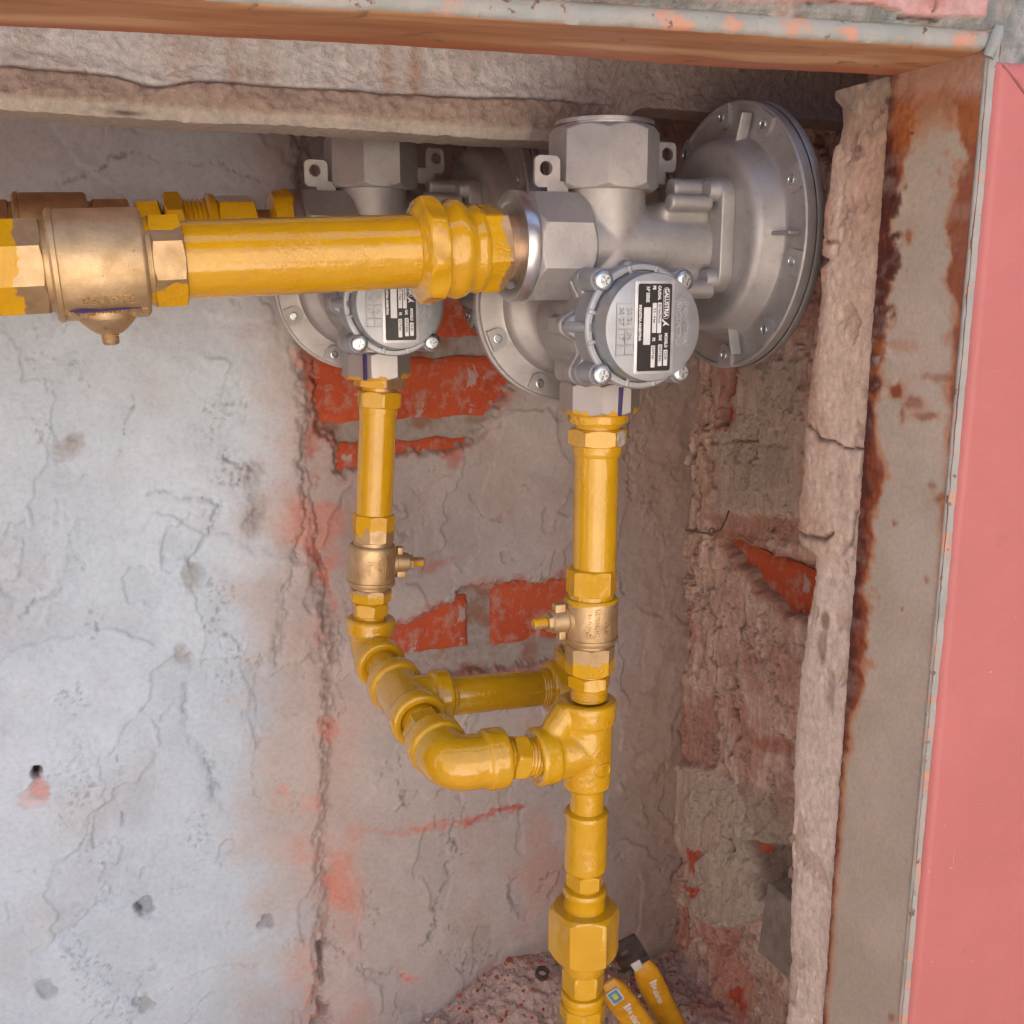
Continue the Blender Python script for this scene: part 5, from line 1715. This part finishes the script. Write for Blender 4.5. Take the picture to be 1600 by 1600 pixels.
# ---- rear riser
P0 = Vector((0.2352, 0.893, -0.0775)); P1 = Vector((0.2188, 0.893, -0.3084))
RD = (P1 - P0).normalized()
def rz(z):
    return P0 + (P1 - P0) * ((z - P0.z) / (P1.z - P0.z))
thing1('bushing', nutsec(.0, .0085, .0205, 6, .5, .001) + S((8.6, 15.2), (14, 15.2)), rz(-0.0770), RD, 'brass bushing with a bright ring right under the rear regulator', 'fitting', N=96, mat=m_brass_paint('bushing_paint', 1, 1.0, .0035, .016, (0.72, 0.46, 0.24)))
thing1('hex_nipple', nutsec(.0, .0145, .0178, 6, .55, .0018) + S((14.6, 16.8), (19, 17.2), (21, 16.8)), rz(-0.0888), RD, 'yellow hex nut at the top of the rear riser', 'fitting', N=96)
thing1('pipe', S((0, 16.5), (99, 16.5)), rz(-0.103), RD, 'yellow riser pipe below the rear regulator', 'pipe', jit=(.0003, 60, 10))
MV2 = frame(rz(-0.1985), RD)
V2t = m_brass_paint('rear_valve_end_paint', 2, -1.0, -.0155, .030)
V2b = m_brass_paint('rear_valve_low_paint', 2, 1.0, .0735, .022)
ball_valve(MV2, 'brass ball valve on the rear riser, bare threaded stem to the right', .0178, VB, V2t, V2b, .0216, (0, .0285), (.0660, .0815), stem_dir=1 if (MV2.to_3x3() @ Vector((0, 1, 0))).x > 0 else -1,
           letter=[('IND.ARGENTINA', .0046, -.42, .0470, True, .62, False), ('GAS', .0058, -.10, .0440, True, 1.0, False), ('alarsa', .0056, .34, .0470, True, 1.0, False)])
thing1('hex_nipple', S((0, 14)) + nutsec(.001, .013, .0150, 6, .55, .0014) + S((13.2, 14.5), (18, 14.5)), rz(-0.2800), RD, 'yellow hex nipple between the rear valve and the elbow', 'fitting', N=96)

# ---- manifold low down: rear elbow, tee, front elbow
EA = Vector((0.2192, 0.893, -0.3260)); EBp = Vector((0.2292, 0.692, -0.3535))
LD = (EBp - EA).normalized()
def elbow(c, d1, d2, r, l1, l2, rc=.0035, w=.016, bend=.020):
    """cast elbow: sockets leave c along d1 and d2"""
    d1 = Vector(d1).normalized(); d2 = Vector(d2).normalized()
    mbx = MB()
    pts = []
    a = c + d1 * bend; b = c + d2 * bend
    pts.append(c + d1 * (l1 - .002))
    for i in range(13):
        t = i / 12
        pts.append(a * (1 - t) ** 2 + c * 2 * t * (1 - t) + b * t ** 2)
    pts.append(c + d2 * (l2 - .002))
    sweep(pts, r, 48, mbx)
    for d, l in ((d1, l1), (d2, l2)):
        rev([(l - w - .0015, r - .001), (l - w, r + rc * .7), (l - w + .002, r + rc), (l - .003, r + rc), (l - .0008, r + rc * .7), (l, r + rc * .2), (l - .0005, r - .0035), (l - .005, r - .0045), (l - .005, .0001)], 56, (True, False), mb=mbx, M=frame(c, d))
    return mbx
cast_thing('elbow_fitting', elbow(EA, -RD, LD, .0192, .0305, .0375, .0035), .0011, 3, 'yellow elbow at the foot of the rear riser turning towards the viewer')
TCm = EA + LD * 0.1005
tdir = Vector((0.985, 0.0, -0.055)).normalized()
tb = MB()
sweep([TCm - LD * .034, TCm + LD * .034], .0205, 52, tb)
sweep([TCm, TCm + tdir * .034], .0205, 52, tb)
for d in (-LD, LD, tdir):
    l = .0375
    rev([(l - .017, .0195), (l - .0155, .0228), (l - .013, .0240), (l - .003, .0240), (l - .0008, .0230), (l, .0208), (l - .0005, .0168), (l - .005, .0158), (l - .005, .0001)], 56, (True, False), mb=tb, M=frame(TCm, d))
cast_thing('tee_fitting', tb, .0011, 3, 'yellow tee lying between the two elbows with a branch to the right')
thing1('hex_nipple', S((0, 15.4), (26, 15.4)), EA + LD * .036, LD, 'short yellow nipple between the rear elbow and the lying tee', 'fitting', x=(0, 0, 1))
thing1('hex_nipple', S((0, 15.4), (8, 15.4)) + nutsec(.008, .022, .0158, 6, .2, .001) + S((22.5, 15.4), (34, 15.4)), TCm + LD * .035, LD, 'short yellow nipple between the lying tee and the front elbow', 'fitting', N=96, x=(0, 0, 1))
elb_dir = Vector((1, 0, -0.03)).normalized()
EB = EBp
cast_thing('elbow_fitting', elbow(EB, -LD, elb_dir, .0212, .0400, .0440, .0026, .017, .017), .0011, 3, 'shiny yellow elbow nearest the viewer at the bottom of the pipework')
nb = EB + elb_dir * .0425
tl = TC + Vector((-1, 0, 0)) * .045
thing1('hex_nipple', S((0, 14.5)) + thread(.0, .006, .0150, .0006, 3) + nutsec(.006, .0185, .0160, 6, .15, .0016) + thread(.0187, (tl - nb).length + .002, .0152, .0007, 4), nb, tl - nb, 'yellow hex nipple with bare threads joining the front elbow to the tee', 'fitting', N=96, x=(0, -1, 0))
bp0 = TCm + tdir * .034
bp1 = bp0 + tdir * .098
thing1('pipe', S((0, 15.8)) + thread(.001, .008, .0163, .0005, 3) + S((9, 16.5), (86, 16.5)) + thread(.088, .098, .0163, .0006, 4), bp0, tdir, 'yellow horizontal branch pipe passing behind the front riser', 'pipe', jit=(.0002, 60, 11))
ec = bp1 + tdir * .030
cast_thing('elbow_fitting', elbow(ec, -tdir, (0, 0, 1), .0198, .0330, .0340, .0035), .0012, 3, 'yellow elbow at the end of the branch, behind the front riser')
thing1('plug', S((0, 15), (3, 15)) + nutsec(.003, .010, .011, 4, .3, .001), ec + Vector((0, 0, .033)), (0, 0, 1), 'yellow plug closing the elbow behind the front riser', 'fitting', N=96)

# ---- front outlet to the left
A = Vector((0.2745, 0.692, 0.0275)); B = Vector((-0.0447, 0.692, 0.0112))
OD = (B - A).normalized()
def ox(x):
    return A + (B - A) * ((x - A.x) / (B.x - A.x))
MBRPL = m_plain('bright_copper_brass', (0.80, 0.54, 0.34), .38, .7, .0001, 800)
nip = tag(empty('outlet_nipple', frame(ox(0.290), OD)), 'bare copper coloured nipple in the outlet of the front regulator', 'fitting')
obj('barrel', rev(S((0, 21.5), (25, 21.5), (25.5, 21)), 64), MBRPL, nip, Matrix())
ufm = frame(ox(0.2712), OD)
uf = tag(empty('union_fitting', ufm), 'thickly painted yellow union on the front outlet pipe', 'fitting')
obj('hex_end', jitter(rev(S((0, 24)) + nutsec(.0005, .020, .0268, 6, .22, .002) + S((21, 27)), 96), .0003, 100, 12), m_brass_paint('union_hex_paint', 2, 1.0, .0062, .016, (0.60, 0.42, 0.28), 110), uf, Matrix(), angle=28)
us = MB()
rev(S((16, 26), (18, 29.5), (22, 30.5), (25, 29.5), (28, 30), (31, 32.5), (34, 33.5), (38, 33.2), (41, 31), (45, 30), (47, 30.5)), 110, mb=us)
jitter(us, .0012, 70, 13)
us2 = MB()
rev(S((46, 30)) + nutsec(.0465, .0605, .0338, 8, .15, .003) + S((61, 29), (63, 27), (64, 25)), 110, mb=us2)
jitter(us2, .0013, 80, 14)
obj('ribbed_sleeve', us, MY, uf, Matrix(), angle=60)
obj('nut', us2, MY, uf, Matrix(), angle=50)
thing1('pipe', S((0, 24.1), (150, 24.1)), ox(0.2085), OD, 'thick yellow horizontal outlet pipe with a bright streak along it', 'pipe', jit=(.0003, 40, 15), N=96)
MV3 = frame(ox(0.0590), OD)
V3e = m_brass_paint('outlet_valve_end_paint', 0, -1.0, -.0205, .026, (0.64, 0.46, 0.25), 60)
V3b = m_brass_paint('outlet_valve_far_paint', 2, 1.0, .0935, .034, (0.64, 0.46, 0.25), 45)
VBIG = m_brass()
v3 = ball_valve(MV3, 'large brass ball valve on the front outlet pipe at the left edge', .0272, VBIG, V3e, V3b, .0328, (0, .0225), (.0760, .1080), stem_dir=1 if (MV3.to_3x3() @ Vector((0, 1, 0))).z < 0 else -1, stem_kind='cone',
                letter=[('alarsa', .0115, -.72, .0480, True, 1.2, False), ('IND.ARGENTINA', .0092, -1.06, .0485, True, .66, False)])
mk = MB()
ptsm = [(.0335 * cos(a), .0342 * sin(a), z) for a, z in ((-.90, .029), (-.895, .040), (-.91, .052), (-.905, .062), (-.89, .069))]
sweep(ptsm, [.0003, .0007, .0006, .0011, .0004], 8, mk)
obj('pen_mark', mk, MINK, v3, Matrix())
thing1('pipe', S((0, 24.1), (240, 24.1)), ox(-0.0475), OD, 'yellow outlet pipe running on beyond the large valve', 'pipe', caps=(True, True))

# ---- rear outlet, seen only above the front pipe
A2 = ORr + Vector((-.066, 0, 0)); D2 = Vector((-1, 0, -.035)).normalized()
def o2(t):
    return A2 + D2 * t
thing1('bushing', S((0, 34), (1, 37), (7, 38), (10, 37), (13, 36.5), (17, 35), (19, 28)), o2(.002), D2, 'yellow painted ring in the outlet of the rear regulator', 'fitting', jit=(.0006, 90, 16))
thing1('outlet_nipple', S((0, 21), (30, 21)), o2(.018), D2, 'short nipple between the rear regulator and its union', 'fitting', mat=MB_)
ub = tag(empty('union_fitting', frame(o2(.033), D2)), 'yellow union behind the front outlet pipe', 'fitting')
obj('hex_end', rev(nutsec(.0, .030, .0300, 6, .3, .002), 96), MY, ub, Matrix(), angle=28)
obj('ribbed_sleeve', jitter(rev(S((29, 30), (31, 33.5), (36, 34), (38, 31)) + thread(.038, .055, .030, .0012, 5), 96), .0006, 80, 17), MY, ub, Matrix())
obj('nut', jitter(rev(nutsec(.056, .070, .0325, 8, .2, .002), 96), .0006, 80, 18), MY, ub, Matrix(), angle=30)
thing1('hex_nipple', S((0, 21)) + nutsec(.002, .020, .0290, 6, .4, .002) + S((20.5, 22), (30, 22)), o2(.104), D2, 'yellow hex nipple between the rear union and the rear outlet valve', 'fitting', N=96)
MV4 = frame(o2(.128), D2)
ball_valve(MV4, 'dark brass ball valve on the rear outlet, only its top showing', .0290, VBIG, VBIG, VBIG, .0350, (0, .0300), (.0820, .1200), stem_dir=1 if (MV4.to_3x3() @ Vector((0, 1, 0))).z < 0 else -1, stem_kind='cone')
thing1('pipe', S((0, 24.1), (160, 24.1)), o2(.246), D2, 'yellow rear outlet pipe mostly hidden by the large valve', 'pipe')

# ================================================================== SMALL THINGS
# valve levers left leaning at the foot of the riser
MSTEEL = m_plain('lever_steel', (0.20, 0.17, 0.16), .35, .8, .0003, 300, .4)
MSLEEVE = m_plain('lever_yellow_sleeve', (0.70, 0.33, 0.012), .38, 0, .0003, 260, .22)
MLW = m_plain('lever_white_print', (0.75, 0.68, 0.64), .5)
MLB = m_plain('sticker_blue', (0.12, 0.34, 0.50), .4)
MLYL = m_plain('sticker_yellow', (0.72, 0.60, 0.10), .4)
def lever(head, tip, label, W, logo_at, text_at, sticker=None, hook=True):
    d = (tip - head); L = d.length; d.normalize()
    nrm = Vector((-0.38, -0.90, 0.22)); nrm = (nrm - d * nrm.dot(d)).normalized()
    # local x along lever, z towards the viewer
    x = d; z = nrm; y = z.cross(x)
    M = Matrix(((x.x, y.x, z.x, head.x), (x.y, y.y, z.y, head.y), (x.z, y.z, z.z, head.z), (0, 0, 0, 1)))
    root = tag(empty('valve_lever', M), label, 'lever', 'loose valve levers')
    sl0 = .036
    if hook:
        pl = MB()
        outer = round_rect(.040, .029, .003, 8, .015, .004)
        hole = [(.012 + .0042 * q[0], .0042 * q[1]) for q in [(max(-1, min(1, 1.5 * cos(atan2(p[1], p[0] - .012)))), max(-1, min(1, 1.5 * sin(atan2(p[1], p[0] - .012))))) for p in outer]]
        ring_plate(outer, hole, -.0015, .0015, pl)
        obj('steel_head', pl, MSTEEL, root, Matrix())
        nk = MB(); box(nk, (.034, .004, .001), (.012, .010, .003), bev=.0006)
        obj('neck_fold', nk, MLW, root, Matrix())
        sp = MB()
        pp = [(.000, -.0165, 0), (.014, -.0175, .001), (.026, -.0155, .002), (.034, -.0105, .002), (.040, -.0085, .002)]
        for i in range(len(pp) - 1):
            a, b = Vector(pp[i]), Vector(pp[i + 1])
            m0 = len(sp.v); ll = (b - a).length
            box(sp, (ll / 2, 0, 0), (ll + .001, .003, .006), bev=.0006)
            ang = atan2(b.y - a.y, b.x - a.x)
            sp.xf(Matrix.Translation(a) @ Matrix.Rotation(ang, 4, 'Z'), m0)
        obj('bent_strip', sp, MZINC, root, Matrix())
    else:
        sl0 = .0
    n = 40; vs = []; fs = []; Ns = 24
    for i in range(n + 1):
        t = i / n
        xx = sl0 + (L - sl0) * t
        w = W * (.82 + .18 * min(1, t * 6)) * (1 - .10 * t); h = .0055
        e = min(1, t * 14, (1 - t) * 14) ** .5 if 0 < t < 1 else .25
        for k in range(Ns):
            a = 2 * pi * k / Ns
            ca, sa = cos(a), sin(a)
            q = (abs(ca) ** 3.2 + abs(sa) ** 3.2) ** (-1 / 3.2)
            vs.append((xx, w / 2 * ca * q * (.6 + .4 * e) + .009 * (1 - t) ** 2 * (1 if hook else .4), h * sa * q * e + .004 * t))
    for i in range(n):
        for k in range(Ns):
            k2 = (k + 1) % Ns
            fs.append((i * Ns + k, i * Ns + k2, (i + 1) * Ns + k2, (i + 1) * Ns + k))
    fs.append(tuple(range(Ns - 1, -1, -1))); fs.append(tuple(n * Ns + k for k in range(Ns)))
    sm = MB(); sm.add(vs, fs)
    slv = obj('sleeve', sm, MSLEEVE, root, Matrix(), angle=50)
    def bend(m_):
        for i_, (x_, y_, z_) in enumerate(m_.v):
            t_ = min(1, max(0, (x_ - sl0) / (L - sl0)))
            m_.v[i_] = (x_, y_ + .009 * (1 - t_) ** 2 * (1 if hook else .4), z_ + .004 * t_)
        return m_
    pm = MB()
    zt = .0056
    for q in range(3):            # slanted bars of the logo
        x0 = logo_at + q * .0042; wq = .0066 - .0016 * q
        pm.add([(x0, -wq * .2, zt), (x0 + .0032, -wq * .2 + .0003, zt), (x0 + .0032, wq, zt), (x0, wq, zt)][::1], [(0, 1, 2, 3)])
    text_mb('alarsa', .0088, pm, Matrix.Translation((text_at, 0.0008, zt)), 0, 0, 1.0, .0002)
    obj('white_print', bend(pm), MLW, slv, Matrix())
    if sticker:
        s1 = prism(MB(), round_rect(.0165, .0125, .001, 3, sticker[0], sticker[1]), zt - .0006, zt + .0001)
        st = obj('sticker', bend(s1), MLW, root, Matrix())
        s2 = MB()
        prism(s2, round_rect(.0140, .0100, .001, 3, sticker[0], sticker[1]), zt + .00012, zt + .0002)
        obj('sticker_field', bend(s2), MLB, st, Matrix())
        s3 = MB()
        prism(s3, round_rect(.0070, .0042, .0006, 3, sticker[0], sticker[1]), zt + .00022, zt + .0003)
        obj('sticker_centre', bend(s3), MLYL, st, Matrix())
    return root
h1 = Vector(un(968, 1478, 'y', .775)); e1 = Vector(un(1052, 1606, 'y', .790)); e1 = h1 + (e1 - h1) * 1.45
lever(h1, e1, 'yellow sleeved valve lever with a dark steel head, beside the riser foot', .0270, .058, .071)
h2 = Vector(un(944, 1538, 'y', .757)); e2 = Vector(un(1030, 1640, 'y', .757)); e2 = h2 + (e2 - h2) * 1.45
lever(h2, e2, 'yellow sleeved valve lever with a blue and white sticker, in front of the other', .0275, .030, .044, sticker=(.014, -.001), hook=False)

# grey steel box section let into the side wall
bk = MB()
box(bk, (0, 0, 0), (.055, .064, .082), bev=.0025)
bo = obj('steel_block', bk, m_plain('dull_brown_steel', (0.36, 0.315, 0.26), .55, .2, .0004, 120, .35))
bo.location = (.632, .767, -.642); bo.rotation_euler = (.06, 0.05, .10)
tag(bo, 'dull grey brown steel block let into the side wall low on the right', 'block')

# loose nut and larger chips lying on the floor
nm_ = MB()
o6 = [(.0075 / cos(((a + pi / 6) % (pi / 3)) - pi / 6) * cos(a), .0075 / cos(((a + pi / 6) % (pi / 3)) - pi / 6) * sin(a)) for a in [2 * pi * k / 36 for k in range(36)]]
i6 = [(.0045 * cos(2 * pi * k / 36), .0045 * sin(2 * pi * k / 36)) for k in range(36)]
ring_plate(o6, i6, 0, .006, nm_)
nt_ = obj('loose_nut', nm_, MSTEEL)
nt_.location = un(847, 1523, 'z', -.768); nt_.rotation_euler = (.35, -.2, .3)
tag(nt_, 'small dark steel nut lying on the brick dust by the wall', 'nut')

def chip(px, py, z, r, mat, label, seed, name='mortar_chip'):
    o = rock(name, un(px, py, 'z', z), r, mat, seed)
    tag(o, label, 'chip', 'chips on the niche floor')
chip(675, 1570, -.822, .0085, MCHIPW, 'flat white plaster chip at the foot of the back wall', 3)
chip(655, 1582, -.826, .0055, MCHIPW, 'small white plaster crumb beside the flat white chip', 4)
chip(795, 1500, -.785, .005, MCHIPR, 'small red brick crumb against the back wall left of the riser', 5, 'brick_chip')
chip(885, 1500, -.775, .009, MCHIPW, 'pale plaster chip half hidden behind the riser foot', 6)
chip(868, 1510, -.775, .006, MCHIPG, 'grey crumb next to the pale chip behind the riser', 7)
# the rest of the rubble nobody could count
rb_ = MB()
rs = random.Random(5)
for i in range(420):
    X = rs.uniform(.28, .62); Y = YB - .02 - abs(rs.gauss(0, .06)); r = rs.uniform(.0012, .004)
    z = -0.835 + 0.055 * float(sstep(0.15, 0.02, YB - Y)) * float(sstep(0.27, 0.42, X)) * float(sstep(.60, .48, X)) + .004
    m0 = len(rb_.v)
    q = [Vector((rs.uniform(-1, 1), rs.uniform(-1, 1), rs.uniform(-1, 1))).normalized() * r * rs.uniform(.7, 1.1) for _ in range(8)]
    bm = bmesh.new()
    for p in q:
        bm.verts.new(p)
    bmesh.ops.convex_hull(bm, input=bm.verts)
    bm.verts.index_update()
    rb_.add([(v.co.x + X, v.co.y + Y, v.co.z + z) for v in bm.verts], [tuple(v.index for v in f.verts) for f in bm.faces], rs.choice((0, 1, 1, 2, 2)))
    bm.free()
rub = obj('rubble', rb_, [MCHIPR, MCHIPW, MCHIPG], angle=20)
tag(rub, 'brick dust and small rubble heaped along the foot of the walls', 'rubble', kind='stuff')

# twisted wire stub sticking out of the side corner
wr = MB()
pts = [un(1072, 828, 'x', .632), un(1092, 832, 'x', .622), un(1110, 834, 'x', .620), un(1126, 828, 'x', .625), un(1134, 812, 'x', .632), un(1139, 798, 'x', .640)]
sweep(pts, .0010, 10, wr)
cl = [Vector(un(1112 + 4 * cos(t), 831 + 6 * sin(t), 'x', .620)) + Vector((0, 0, 0)) for t in np.linspace(0, 9, 26)]
sweep(cl, .0009, 8, wr)
tag(obj('tie_wire', wr, m_plain('rusty_wire', (0.24, 0.18, 0.15), .6, .3)), 'twisted rusty tie wire sticking out of the side wall corner', 'wire')
